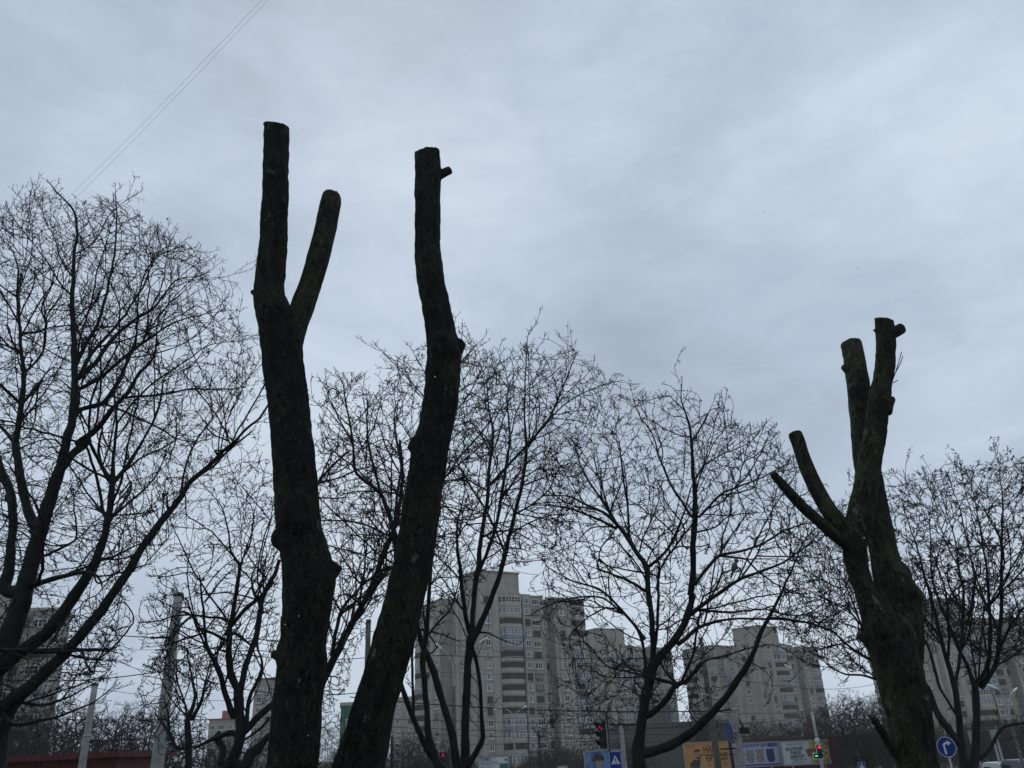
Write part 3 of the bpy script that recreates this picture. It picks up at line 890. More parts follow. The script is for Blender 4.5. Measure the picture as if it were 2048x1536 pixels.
# tree 7: behind the right stump
T7 = [[(1842, 1640, 34), (1835, 1536, 34), (1812, 1420, 32), (1790, 1320, 28), (1765, 1200, 22), (1740, 1080, 14), (1720, 1000, 8), (1710, 960, 4)]]
T7 += Z(1640, 1150, 408 / 1624,
        [(560, 830, 26), (470, 830, 24), (330, 800, 18), (200, 790, 16), (100, 740, 12), (0, 660, 8), (-60, 560, 5)],
        [(520, 740, 34), (410, 680, 28), (300, 620, 24), (180, 520, 18), (90, 440, 12), (0, 410, 8), (-70, 420, 5)],
        [(420, 480, 22), (330, 400, 18), (200, 260, 14), (100, 220, 10), (0, 180, 6)],
        [(360, 480, 18), (300, 320, 16), (240, 160, 14), (200, 60, 10), (190, -100, 7), (160, -260, 4)],
        [(460, 830, 10), (340, 740, 9), (200, 640, 6), (60, 560, 4)],
        [(300, 330, 10), (200, 200, 8), (60, 80, 6), (0, 0, 4)])
poly7 = [(1560, 1180), (1600, 1110), (1640, 1040), (1690, 1000), (1740, 1040), (1750, 1200), (1750, 1350), (1680, 1350), (1600, 1320), (1560, 1260)]
bare_tree('bare tree behind the big right stump, limbs reaching out to its left', 19, T7, [(poly7, 1)], 2400, 2.2, seed=31, seeds=.2)

# tree 6: right edge, with clinging seed clusters
s8 = 408 / 1624
T6 = Z(1640, 1150, s8,
       [(1190, 1640, 110), (1160, 1536, 90), (1130, 1420, 66), (1120, 1300, 56), (1090, 1000, 50), (1065, 860, 46), (1020, 700, 36), (970, 540, 32), (930, 350, 28), (880, 150, 24), (830, 0, 20), (780, -200, 14), (700, -420, 8), (640, -620, 4)],
       [(1190, 1640, 100), (1215, 1536, 90), (1240, 1350, 68), (1245, 1100, 60), (1240, 930, 60), (1230, 880, 50), (1170, 720, 30), (1080, 540, 30), (1010, 350, 28), (960, 250, 22), (890, 0, 16), (880, -220, 11), (870, -500, 6)],
       [(1075, 880, 30), (1110, 680, 30), (1130, 550, 30), (1140, 300, 28), (1140, 100, 24), (1110, 0, 18), (1080, -250, 13), (1000, -520, 8), (940, -700, 4)],
       [(1250, 880, 36), (1330, 720, 28), (1350, 500, 26), (1350, 250, 24), (1330, 0, 20), (1290, -300, 14), (1240, -550, 8), (1200, -760, 4)],
       [(1280, 900, 46), (1390, 730, 40), (1420, 600, 34), (1440, 300, 30), (1445, 0, 24), (1450, -300, 18), (1455, -600, 12), (1430, -800, 6), (1440, -920, 3)],
       [(1250, 850, 20), (1210, 600, 14), (1190, 400, 12), (1225, 150, 16), (1225, 0, 14), (1180, -240, 9), (1160, -460, 5)],
       [(1405, 720, 18), (1500, 670, 16), (1624, 580, 13), (1760, 500, 8)],
       [(1262, 850, 16), (1280, 500, 14), (1310, 400, 10), (1290, 200, 7)],
       [(1100, 1340, 54), (1080, 1300, 54), (970, 1160, 60), (900, 1020, 50), (860, 900, 40), (815, 830, 28), (790, 740, 16)],
       [(1090, 1120, 22), (960, 900, 24), (880, 620, 24), (820, 480, 20), (790, 340, 14), (780, 200, 9)],
       [(965, 550, 16), (870, 430, 15), (800, 290, 12), (780, 180, 7)],
       [(1235, 1480, 44), (1330, 1410, 34), (1400, 1290, 30), (1460, 1210, 26), (1624, 1180, 24), (1800, 1150, 18)],
       [(1130, 560, 16), (1180, 380, 14), (1210, 180, 12), (1240, 0, 10), (1260, -160, 6)],
       [(1440, 180, 14), (1540, 120, 12), (1640, 60, 8)],
       [(1350, 70, 10), (1260, 80, 9), (1200, 140, 7), (1180, 260, 5)],
       [(1435, 360, 10), (1500, 330, 8), (1640, 260, 5)],
       [(1445, -200, 10), (1560, -330, 8), (1640, -480, 5), (1660, -620, 3)],
       [(1280, -300, 8), (1350, -480, 6), (1330, -700, 3)],
       [(1000, 320, 10), (1060, 200, 8), (1020, 60, 6), (960, -120, 4)])
poly6 = [(1775, 1150), (1770, 1010), (1800, 960), (1850, 945), (1890, 950), (1915, 925), (1960, 940), (2000, 925), (2050, 920), (2120, 960), (2140, 1200), (2080, 1330), (1980, 1330), (1920, 1290), (1850, 1310), (1800, 1280)]
bare_tree('slender bare tree at the right edge with upright stems and dense twigs', 16.5, T6, [(poly6, 1)], 4300, 2.4, seed=41, spur=0.85, seeds=.3)

# ------------------------------------------------------------------ pruned trees (tall stumps)
def bark_tube(name, rows, mat, parent, origin, sides=44, step=0.045, ridge=0.018, lumps=(), cap=True, seed=0.0, slant=None, flare=0):
    """rows: (x, y, z, radius). Bark relief is real displacement."""
    S = spline(rows, step)
    P = S[:, :3].copy(); rad = S[:, 3] * .955 - ridge * .55
    n = len(P)
    T = np.gradient(P, axis=0); T /= np.linalg.norm(T, axis=1, keepdims=True) + 1e-9
    u = np.cross(T[0], [0, 1., 0]); u /= np.linalg.norm(u)
    V = []
    s = 0.0
    for i in range(n):
        if i: s += np.linalg.norm(P[i] - P[i - 1])
        u = u - T[i] * u.dot(T[i]); u /= np.linalg.norm(u)
        w = np.cross(T[i], u)
        for j in range(sides):
            a = 2 * math.pi * j / sides
            d = u * math.cos(a) + w * math.sin(a)
            r = rad[i]
            q = Vector((math.cos(a) * 6 * max(r, .12) * 4, math.sin(a) * 6 * max(r, .12) * 4, s * 3.2 + seed * 13))
            e = noise.fractal(q, 0.9, 2.1, 4) * ridge
            q2 = Vector((math.cos(a) * 1.3, math.sin(a) * 1.3, s * 0.9 + seed))
            e += noise.noise(q2) * r * 0.085
            e += noise.noise(q * 3.1) * ridge * .5
            p = P[i] + d * (r + e)
            if slant is not None and i >= n - 3:
                k = (i - (n - 3) + 1) / 3
                p = p + T[i] * float(np.dot(d, slant)) * r * k
            for (c, R0, amp) in lumps:
                dd = np.linalg.norm(p - c)
                if dd < R0:
                    t = dd / R0
                    p = p + d * amp * (math.sin(t * math.pi) - 0.55 * max(0, 1 - t * 2.4))
            V.append(p)
    V = np.array(V)
    i = np.arange(n - 1)[:, None] * sides; j = np.arange(sides)[None]
    Q = np.stack([i + j, i + (j + 1) % sides, i + sides + (j + 1) % sides, i + sides + j], -1).reshape(-1, 4)
    o = link(name, np_mesh(name, V - np.array(origin), Q), mat, parent)
    if cap:
        ring = [Vector(v) for v in V[-sides:]]
        c = sum(ring, Vector()) / sides
        t = Vector(T[-1])
        mb = MB()
        vs = [v - Vector(origin) for v in ring]
        for f, h in ((0.93, .012), (0.6, .02), (0.25, .022)):
            vs += [c + (v - c) * f + t * (h + 0.006 * noise.noise(v * 9)) - Vector(origin) for v in ring]
        vs.append(c + t * .022 - Vector(origin))
        fs = []
        for k in range(3):
            fs += [(k * sides + a, k * sides + (a + 1) % sides, (k + 1) * sides + (a + 1) % sides, (k + 1) * sides + a) for a in range(sides)]
        fs += [(3 * sides + a, 3 * sides + (a + 1) % sides, 4 * sides) for a in range(sides)]
        mb.add(vs, fs, 0, True)
        mb.build('cut_face', 'cut', o)
    return o


def rows_from(tr, Y0, Y1=None):
    Y1 = Y0 if Y1 is None else Y1
    out = []
    for i, (x, y, w) in enumerate(tr):
        p = at(x, y, Y0 + (Y1 - Y0) * i / (len(tr) - 1))
        out.append((*p, size(w, p) / 2))
    return out


def front(px, py, Y):
    return np.array(at(px, py, Y))


def to_ground(rows):
    p, q = rows[0], rows[1]
    x, y, z, r = p
    k = (p[0] - q[0]) / max(.05, abs(p[2] - q[2]))
    k = max(-.12, min(.12, k))
    return [(x + k * z, y, -0.2, r * 1.9), (x + k * z, y, 0.25, r * 1.4), (x + k * (z - 1.0), y, 1.0, r * 1.12), (x + k * z * .5, y, z * .5, r * 1.03)] + rows


# left stump A
A_tr = [(583, 1600, 110), (585, 1536, 108), (590, 1469, 108), (599, 1371, 106), (608, 1272, 100), (618, 1180, 110), (617, 1140, 108), (609, 1098, 100), (600, 1065, 95), (595, 1011, 92), (586, 903, 90), (574, 780, 86), (567, 730, 86), (562, 673, 85), (545, 616, 72), (539, 579, 64), (543, 522, 60), (549, 446, 56), (552, 333, 54), (553, 270, 54), (553, 251, 54)]
A2_tr = [(574, 730, 44), (588, 656, 52), (603, 616, 50), (617, 579, 48), (635, 522, 47), (649, 465, 45), (659, 416, 44), (661, 406, 44), (663, 394, 40)]
YA = 7.6
rA = to_ground(rows_from(A_tr, YA))
oA = (rA[0][0], rA[0][1], 0)
tA = empty('pollarded_tree', oA, 'tallest pruned stump, mossy dark trunk forking into two sawn-off limbs', 'tree', 'pruned stumps in the park')
bark_tube('trunk', rA, 'bark', tA, oA, sides=56, step=0.035, ridge=0.015, seed=1.0, slant=np.array([-.30, .55, 0.0]),
          lumps=[(front(540, 605, YA - .25), .22, .035), (front(598, 1020, YA - .28), .25, .05), (front(553, 1080, YA), .10, .05), (front(552, 1310, YA), .12, .03), (front(640, 1340, YA), .2, .02)])
bark_tube('limb', rows_from(A2_tr, YA + .05, YA + .25), 'bark_pale', tA, oA, sides=40, ridge=0.007, seed=2.0)


def stub(parent, origin, a, b, ra, rb, Y, mat='bark', Yb=None, seed=3.0):
    p = at(*a, Y); q = at(*b, Yb if Yb else Y)
    mid = (Vector(p) + Vector(q)) / 2
    r0, r1 = size(ra, p), size(rb, q)
    return bark_tube('branch_stub', [(*p, r0), (*mid, (r0 + r1) / 2 * .96), (*q, r1)], mat, parent, origin, sides=20, step=0.02, ridge=0.006, seed=seed)


stub(tA, oA, (638, 1172), (667, 1128), 27, 22, YA + .1, 'bark', YA + .12)
stub(tA, oA, (540, 600), (506, 584), 16, 6, YA)
stub(tA, oA, (575, 1080), (547, 1078), 16, 9, YA)
stub(tA, oA, (575, 1315), (547, 1308), 22, 9, YA)
# leaning stump B
B_tr = [(700, 1600, 96), (712, 1536, 94), (745, 1420, 90), (768, 1346, 90), (790, 1272, 88), (803, 1223, 86), (825, 1125, 83), (840, 1026, 79), (860, 903, 77), (873, 850, 75), (882, 795, 72), (887, 730, 72), (888, 695, 70), (881, 665, 64), (873, 616, 61), (863, 569, 60), (858, 525, 58), (856, 484, 56), (855, 408, 54), (856, 350, 54), (855, 322, 54), (854, 303, 54)]
YB = 7.9
rB = to_ground(rows_from(B_tr, YB, YB + .3))
oB = (rB[0][0], rB[0][1], 0)
tB = empty('pollarded_tree', oB, 'single leaning pruned stump with a short peg near its top, standing in the middle', 'tree', 'pruned stumps in the park')
bark_tube('trunk', rB, 'bark', tB, oB, sides=52, step=0.035, ridge=0.015, seed=5.0, slant=np.array([.10, .62, 0.0]),
          lumps=[(front(873, 590, YB - .1), .18, .03), (front(890, 680, YB - .1), .22, .05), (front(826, 888, YB + .1), .10, .05)])
stub(tB, oB, (876, 352), (899, 341), 11, 9, YB + .3, 'bark_pale')
stub(tB, oB, (895, 715), (923, 685), 30, 12, YB + .2)
stub(tB, oB, (845, 890), (824, 886), 12, 6, YB + .1)

# right stump C
C_tr = [(1848, 1600, 84), (1838, 1536, 84), (1826, 1477, 84), (1815, 1426, 86), (1801, 1364, 92), (1790, 1320, 98), (1782, 1275, 96), (1772, 1258, 92), (1752, 1226, 64), (1734, 1190, 46), (1718, 1147, 47), (1710, 1108, 50), (1711, 1069, 55), (1720, 1030, 54), (1730, 990, 52), (1738, 932, 51), (1749, 873, 47), (1757, 815, 46), (1763, 776, 42), (1769, 737, 40), (1771, 698, 40), (1770, 659, 40), (1769, 640, 40)]
C2_tr = [(1804, 1390, 60), (1810, 1300, 72), (1804, 1205, 74), (1783, 1152, 60), (1769, 1108, 54), (1762, 1069, 54), (1754, 1030, 53), (1742, 970, 53), (1731, 912, 51), (1724, 834, 49), (1718, 776, 47), (1712, 737, 46), (1708, 710, 44), (1703, 690, 44)]
C3_tr = [(1706, 1080, 40), (1688, 1058, 36), (1664, 1030, 34), (1639, 990, 33), (1620, 951, 32), (1605, 912, 31), (1597, 886, 30), (1590, 868, 29)]
C4_tr = [(1706, 1096, 30), (1690, 1085, 28), (1668, 1069, 26), (1637, 1041, 24), (1602, 1010, 23), (1570, 975, 20), (1546, 947, 15)]
YC = 9.6
rC = to_ground(rows_from(C_tr, YC, YC - .1))
oC = (rC[0][0], rC[0][1], 0)
tC = empty('pollarded_tree', oC, 'massive pruned stump on the right with four sawn-off limbs spread like fingers', 'tree', 'pruned stumps in the park')
bark_tube('trunk', rC, 'bark_pale', tC, oC, sides=52, step=0.04, ridge=0.017, seed=9.0, slant=np.array([-.1, .35, 0.0]),
          lumps=[(front(1700, 1085, YC - .25), .2, .04), (front(1745, 1265, YC - .3), .3, .04), (front(1830, 1390, YC - .3), .5, .03)])
bark_tube('limb', rows_from(C2_tr, YC + .12, YC + .75), 'bark_pale', tC, oC, sides=48, ridge=0.012, seed=11.0, lumps=[(front(1826, 1165, YC + .15), .28, .055), (front(1714, 782, YC + .5), .14, .03)])
bark_tube('limb', rows_from(C3_tr, YC, YC + .1), 'bark_pale', tC, oC, sides=32, ridge=0.006, seed=12.0)
bark_tube('limb', rows_from(C4_tr, YC - .1, YC - .4), 'bark_pale', tC, oC, sides=28, ridge=0.005, seed=13.0)
stub(tC, oC, (1768, 676), (1803, 657), 15, 12, YC - .1, 'bark_pale')
stub(tC, oC, (1768, 820), (1783, 798), 18, 9, YC - .1, 'bark_pale')
stub(tC, oC, (1765, 668), (1750, 661), 8, 3, YC - .1, 'bark_pale')
stub(tC, oC, (1705, 745), (1687, 733), 16, 7, YC + .65, 'bark_pale')
stub(tC, oC, (1745, 1285), (1719, 1268), 18, 9, YC, 'bark_pale')
stub(tC, oC, (1792, 1508), (1745, 1433), 11, 7, YC, 'bark_pale', YC - .5)
mb = MB()
for tr in ([(1781, 770), (1791, 745), (1797, 725), (1803, 704)], [(1791, 745), (1800, 728), (1806, 712)], [(1778, 768), (1788, 765), (1796, 760)], [(1776, 752), (1779, 744), (1774, 740)]):
    mb.tube([at(x, y, YC - .15) - Vector(oC) for x, y in tr], [.007, .006, .005, .006][:len(tr)], 5)
mb.build('shoot', 'twig', tC)

# ------------------------------------------------------------------ bird on the broad tree
bp = at(1470, 1143, 15.2)
bird = empty('bird', bp, 'small plump grey bird perched upright in the broad bare tree', 'bird')
bx = Matrix.Rotation(R(28), 3, 'Y')
mb = MB()
mb.ball((0, 0, .085), .075, 12, 0, (.75, .72, 1.25), bx)
mb.ball((.058, -.01, .195), .042, 10, 0, (1, .9, 1), None)
mb.build('body', 'feather', bird)
mb = MB().tube([(.095, -.015, .197), (.125, -.02, .19)], [.009, .001], 6)
mb.build('beak', 'black', bird)
mb = MB().tube([(-.02, .01, .03), (-.06, .02, -.05), (-.085, .025, -.11)], [.03, .022, .014], 6)
mb.build('tail', 'feather', bird)
MB().tube([(.01, -.015, .02), (.012, -.015, -.02)], .004, 5).build('leg', 'black', bird)
MB().tube([(.02, .015, .02), (.022, .015, -.02)], .004, 5).build('leg', 'black', bird)

# ------------------------------------------------------------------ apartment towers
FL = 2.75
# plan frame: x runs back to the right from the corner, y back to the left; facades face -y and -x


def win_mesh(w, h, frame, glass, mull, sill=True):
    mb = MB()
    mb.box((-w / 2, -.02, 0), (w / 2, .05, h), 1)
    t = .11
    for a, b in (((-w / 2, -.10, 0), (-w / 2 + t, 0, h)), ((w / 2 - t, -.10, 0), (w / 2, 0, h)), ((-w / 2 + t, -.10, h - t), (w / 2 - t, 0, h)), ((-w / 2 + t, -.10, 0), (w / 2 - t, 0, t))):
        mb.box(a, b, 0)
    for m_ in mull:
        x = -w / 2 + w * m_
        mb.box((x - t * .45, -.09, t), (x + t * .45, 0, h - t), 0)
    if sill: mb.box((-w / 2 - .06, -.2, -.09), (w / 2 + .06, 0, -.003), 0)
    me = bpy.data.meshes.new('window')
    me.from_pydata(mb.v, [], mb.f)
    me.polygons.foreach_set('material_index', mb.mi)
    me.materials.append(M[frame]); me.materials.append(M[glass])
    return me


WIN = [win_mesh(1.5, 1.55, 'whitef', 'glass', (.5,)), win_mesh(1.5, 1.55, 'whitef', 'curtain', (.38,)), win_mesh(1.5, 1.55, 'brownf', 'glass', (.35,)),
       win_mesh(1.5, 1.55, 'whitef', 'glass', (.33, .66)), win_mesh(1.5, 1.55, 'whitef', 'curtain', (.7,))]
WINW = [win_mesh(2.3, 1.55, 'whitef', 'glass', (.4, .72)), win_mesh(2.3, 1.55, 'whitef', 'curtain', (.33, .6)), win_mesh(2.3, 1.55, 'brownf', 'glass', (.3, .6)), win_mesh(2.3, 1.55, 'brownf', 'curtain', (.5,))]


def bay_mesh(w, d, frame, glass, par, n, side=0.8, open_=False):
    """rounded corner balcony: parapet band, glazing with mullions, slab"""
    def outline(k):
        return [(-w / 2 * k, .2), (-w / 2 * k, 0), (-w * .30 * k, -d * k), (w * .30 * k, -d * k), (w / 2 * k, 0), (w / 2 * k, .2)]
    mb = MB()
    o = outline(1.0)
    mb.prism(o, 0, 1.02, 0)
    mb.prism(outline(.965), 1.02, 2.5, 2)
    mb.prism(outline(1.015), 2.5, 2.66, 0)
    pts = outline(.99)[1:5]
    for i in range(3):
        a, b = Vector(pts[i]).to_3d(), Vector(pts[i + 1]).to_3d()
        L = (b - a).length
        m_ = max(2, int(n * L / w))
        for k in range(m_ + 1):
            p = a.lerp(b, k / m_)
            t = .055
            mb.box((p.x - t, p.y - t, 1.0), (p.x + t, p.y + t, 2.52), 1)
    e = outline(.985)
    for z in (1.02, 2.40) + ((1.75,) if frame == 'whitef' else ()):
        h = .09 if z != 1.75 else .05
        for i in range(1, 4):
            a, b = Vector(e[i]).to_3d(), Vector(e[i + 1]).to_3d()
            mid = (a + b) / 2; L = (b - a).length
            mt = Matrix.Translation((mid.x, mid.y, z)) @ Matrix.Rotation(math.atan2(b.y - a.y, b.x - a.x), 4, 'Z')
            mb.box((-L / 2, -.05, 0), (L / 2, .05, h), 1, mt)
    me = bpy.data.meshes.new('balcony')
    me.from_pydata(mb.v, [], mb.f)
    me.polygons.foreach_set('material_index', mb.mi)
    for x in (par, frame, glass): me.materials.append(M[x])
    return me


BAY = [bay_mesh(7.4, 1.9, 'whitef', 'glass', 'parapet', 9), bay_mesh(7.4, 1.9, 'brownf', 'glass', 'parapet', 12), bay_mesh(7.4, 1.9, 'whitef', 'curtain', 'parapet_dark', 8),
       bay_mesh(7.4, 1.9, 'whitef', 'curtain', 'parapet', 7), bay_mesh(7.4, 1.9, 'brownf', 'glass', 'parapet', 10)]
BAYS = [bay_mesh(5.0, 1.2, 'whitef', 'glass', 'parapet', 7), bay_mesh(5.0, 1.2, 'brownf', 'glass', 'parapet', 9), bay_mesh(5.0, 1.2, 'whitef', 'curtain', 'parapet_dark', 6)]


def put(name, me, parent, loc, rz=0):
    o = bpy.data.objects.new(name, me)
    COL.objects.link(o)
    o.parent = parent
    o.location = loc
    o.rotation_euler.z = rz
    return o


def tower(loc, yaw, label, floors=15, seed=0, wallmat='panel', group='panel apartment towers', detail=1.0):
    rnd = random.Random(seed)
    t = empty('apartment_tower', loc, label, 'building', group, yaw)
    H = floors * FL
    mb = MB()
    mb.box((0, 0, 0), (6.2, 13, H + 1.2))                      # corner core left of and behind the round balconies
    mb.box((6.2, .5, 0), (13.4, 13, H + 1.2))
    mb.box((13.4, -.25, 0), (16.0, 12, H + .8))
    mb.box((16.0, .8, 0), (20.6, 12, H + .4))
    mb.box((20.6, 2.4, 0), (23.0, 14, H - 1.4))                # recess with dark seam
    mb.box((23.0, -.6, 0), (33.5, 15, H))
    mb.box((1.2, 13, 0), (12, 18.0, H - 1.0))                  # left recess
    mb.box((-2.2, 18.0, 0), (14, 33, H + 1.6))
    mb.build('wall', wallmat, t)
    mb = MB()
    mb.box((1.0, 1.5, H + 1.2), (13.6, 12, H + 6.4))
    mb.box((.75, 1.25, H + 6.4), (13.85, 12.25, H + 6.9))
    mb.build('roof_house', wallmat, t)
    mb = MB()
    mb.box((22.8, -.8, H + .003), (33.7, 15.2, H + .35))
    mb.box((-2.4, 17.8, H + 1.603), (14.2, 33.2, H + 1.95))
    mb.box((15.9, .6, H + .403), (20.7, 12.2, H + .75))
    for x in (25, 27.5, 30, 32):
        mb.tube([(x, 5, H), (x, 5, H + 1.3)], .25, 6)
    mb.build('roof', 'parapet', t)
    mb = MB()
    for x, y in ((6.3, .35), (13.3, -.33), (22.9, 2.2), (24.0, -.68), (28.6, -.68), (-.08, 1.5)):
        mb.box((x - .09, y - .09, 0), (x + .09, y + .09, H))
    mb.build('downpipe', 'parapet_dark', t)
    mb = MB()
    for x0, x1, y0, y1, h_ in ((.12, 1.3, -.12, -.003, 1), (3.9, 5.9, -.12, -.003, 1), (13.5, 13.85, -.37, -.253, .6), (15.6, 15.97, -.37, -.253, .6), (16.03, 16.7, .66, .797, .2), (20.0, 20.57, .66, .797, .2),
                               (23.1, 23.8, -.75, -.603, -.1), (27.1, 28.3, -.75, -.603, -.1), (-2.36, -2.203, 18.1, 18.9, 1.4), (-2.36, -2.203, 22.4, 24.2, 1.4), (-2.36, -2.203, 27.2, 27.8, 1.4), (-.14, -.003, 2.2, 3.4, 1), (-.14, -.003, 11.4, 12.9, 1)):
        mb.box((x0, y0, 0), (x1, y1, H + h_))
    mb.build('pier', 'pier', t)
    for k in range(1, floors):
        z = k * FL
        zz = z + .95
        o = lambda me, x, y, rz=0, nm='window': put(nm, me, t, (x, y, zz if nm == 'window' else z), rz)
        o(rnd.choice(WIN), 2.6, -.01)
        o(rnd.choice(WIN), 14.7, -.26)
        o(rnd.choice(WINW), 18.2, .79)
        if rnd.random() < .9: o(rnd.choice(WIN), 21.9, 2.39)
        o(rnd.choice(WIN), 25.7, -.61)
        if k < floors: put('balcony', rnd.choice(BAY), t, (9.8, .45, z))
        put('balcony', rnd.choice(BAYS), t, (31.0, -.62, z))
        # left side
        o(rnd.choice(WIN), 1.19, 15.0, -math.pi / 2)
        if rnd.random() < .85: o(rnd.choice(WINW), -2.21, 20.4, -math.pi / 2)
        put('balcony', rnd.choice(BAYS), t, (-2.25, 30.4, z), -math.pi / 2)
        if k % 8 and k < 14: o(rnd.choice(WIN), -2.21, 25.6, -math.pi / 2)
        if k % 5: o(rnd.choice(WIN), -.01, 8.2, -math.pi / 2)
        if k % 3 == 0 and rnd.random() < .6:
            put('air_conditioner', AC, t, (1.1, 13.9, z + .5))
    return t


mb = MB().box((-.4, -.5, 0), (.4, 0, .55)); mb.ball((0, -.5, .28), .2, 8, 0, (1, .2, 1))
_o = mb.build('air_conditioner', 'whitef'); AC = _o.data; bpy.data.objects.remove(_o)

YAW = R(32)
tower((at(962, 1400, 214).x, 214, 0), YAW, 'nearest grey apartment tower, rising in the centre behind the fan-shaped tree', 16, 1)
tower((at(1205, 1400, 300).x, 300, 0), YAW, 'apartment tower half hidden behind and right of the nearest tower', 14, 2)
tower((at(1543, 1400, 292).x, 292, 0), R(42), 'apartment tower above the billboards, between the broad tree and the right stump', 13, 3)
tower((at(1905, 1400, 250).x, 250, 0), R(10), 'apartment tower at the right edge, seen through the slender tree', 13, 4)


def slab_block(loc, yaw, w, d, h, label, cols, group=None, wallmat='panel', seed=0, top=None, side_cols=0, cat='building', bal=()):
    rnd = random.Random(seed)
    t = empty('apartment_block', loc, label, cat, group, yaw)
    MB().box((0, 0, 0), (w, d, h)).build('wall', wallmat, t)
    mb = MB().box((-.2, -.2, h + .002), (w + .2, d + .2, h + .6))
    mb.box((w * .35, d * .3, h + .6), (w * .55, d * .7, h + 3.2))
    mb.build('roof', top or 'parapet', t)
    nf = int(h / FL)
    n = 0
    for k in range(nf):
        for c in range(cols):
            if n >= 96: break
            x = w * (c + .5) / cols
            if c in bal: put('balcony', rnd.choice(BAYS), t, (x, -.02, k * FL))
            else: put('window', rnd.choice(WIN + WINW[:2]), t, (x, -.01, k * FL + .95))
            n += 1
        for c in range(side_cols):
            put('window', rnd.choice(WIN), t, (-.01, d * (c + .5) / side_cols, k * FL + .95), -math.pi / 2)
    return t


slab_block((at(782, 1480, 330).x, 330, 0), R(6), 24, 14, 26.5, 'distant beige apartment block between the leaning stump and the nearest tower', 5, seed=5, bal=(2, 3))
slab_block((at(-155, 1400, 150).x, 150, 0), R(12), 19.5, 8, 34.4, 'plain grey tower block behind the big left tree', 5, seed=6, wallmat='panel_dark', bal=(4,))
slab_block((at(-175, 1400, 140).x, 140, 0), R(12), 10.5, 5, 36.5, 'taller narrow block peeking over the plain one at the left edge', 3, seed=7)
slab_block((at(503, 1450, 260).x, 260, 0), R(0), 16, 14, 29.5, 'grey apartment block with a faded red roof edge behind the tall left stump', 5, seed=8, top='redroof')
slab_block((at(418, 1450, 300).x, 300, 0), R(0), 9, 10, 20.5, 'small low block with a red top, left of the crooked tree', 3, seed=9, top='redroof')
slab_block((at(1236, 1500, 130).x, 130, 0), R(4), 17, 12, 8.6, 'low dark olive building behind the broad tree trunk', 0, seed=10, top='concrete_dark', wallmat='concrete_dark')
g = slab_block((at(679, 1480, 170).x, 170, 0), R(12), 9, 9, 16.0, 'building wrapped in green netting glimpsed between the two centre stumps', 2, seed=11, wallmat='greennet')

# dark red pavilion lower left
p = at(235, 1503, 42)
pv = empty('pavilion', (p.x, 42, 0), 'low dark red metal-clad pavilion at the bottom left', 'building')
hh = p.z
mb = MB().box((-9.5, 0, 0), (0, 6, hh - .25))
mb.build('wall', 'darkred', pv)
mb = MB()
for i in range(33):
    mb.box((-9.45 + i * .29, -.05, .4), (-9.38 + i * .29, 0, hh - .3))
mb.build('cladding_rib', 'darkred', pv)
MB().box((-9.8, -.35, hh - .25), (.3, 6.3, hh)).build('roof', 'darkred', pv)
for i in range(3):
    put('window', WINW[2], pv, (-8 + i * 3, -.01, 1.2))

# ------------------------------------------------------------------ poles and lamps
def pole(px, py, Y, r0, r1, label, mat='concrete', extra=None, name='utility_pole', cat='pole', group=None, cap=True):
    p = at(px, py, Y)
    t = empty(name, (p.x, p.y, 0), label, cat, group)
    n = 14
    mb = MB().tube([(0, 0, p.z * i / n) for i in range(n + 1)], [r1 + (r0 - r1) * i / n for i in range(n + 1)], 14)
    mb.build('pole', mat, t)
    if cap:
        MB().tube([(0, 0, p.z - .02), (0, 0, p.z + .10)], [r0 * 1.12, r0 * 1.05], 12).build('pole_cap', 'concrete_dark', t)
    mb = MB()
    for z in (.55, .8):
        mb.tube([(0, 0, p.z * z), (0, 0, p.z * z + .07)], (r0 + (r1 - r0) * (1 - z)) * 1.1, 12)
    mb.build('clamp_band', 'steel', t)
    return t, p


t1, p1 = pole(190, 1371, 35, .12, .21, 'slim pale concrete pole above the red pavilion', group='wire poles')
t2, p2 = pole(357, 1192, 27, .15, .25, 'thick tall concrete pole left of the crooked tree, arms on its left side', group='wire poles')
t3, p3 = pole(737, 1245, 30, .09, .12, 'dark pole top showing beside the leaning stump', 'concrete_dark', group='wire poles')
t7, p7 = pole(1401, 1275, 30, .07, .19, 'brownish tapering pole behind the heavy low limb, in front of the orange billboard', 'concrete_dark', group='wire poles', cap=False)
t8, p8 = pole(1452, 1315, 32, .09, .19, 'grey pole carrying the black box and the blue disc beside the cinema billboard', 'concrete', group='wire poles')
t11, p11 = pole(1899, 1419, 55, .10, .13, 'pale pole leaning against nothing, seen left of the slender tree trunks', 'concrete', group='wire poles')
t11['label'] = 'short pale pole seen between the right stump and the slender tree'
t12, p12 = pole(1241, 1440, 75, .16, .26, 'pale square-looking pole behind the big crossing sign', 'concrete', group='wire poles')
t13, p13 = pole(784, 1475, 42, .07, .08, 'thin black post at the foot of the leaning stump', 'black', group='wire poles')
t6, p6 = pole(1077, 1462, 80, .10, .14, 'dark post in front of the foot of the nearest tower', 'black', group='wire poles')
t14, p14 = pole(2030, 1466, 60, .04, .05, 'thin post at the right edge above the vans', 'concrete_dark', group='wire poles')


def arm(t, p, z, dx, r, mat='black', dz=0, name='cross_arm', dy=0):
    return MB().tube([(0, 0, z), (dx, dy, z + dz)], r, 6).build(name, mat, t)


def zat(px, py, Y): return at(px, py, Y).z


arm(t2, p2, zat(340, 1274, 27), -.75, .035)
arm(t2, p2, zat(335, 1299, 27), -.55, .025)
arm(t2, p2, zat(320, 1512, 27), -.6, .03)
arm(t1, p1, zat(178, 1483, 35), 2.4, .03)
arm(t8, p8, zat(1465, 1417, 32), -.9, .04, dz=-.12)
arm(t8, p8, zat(1465, 1497, 32), -.7, .03)

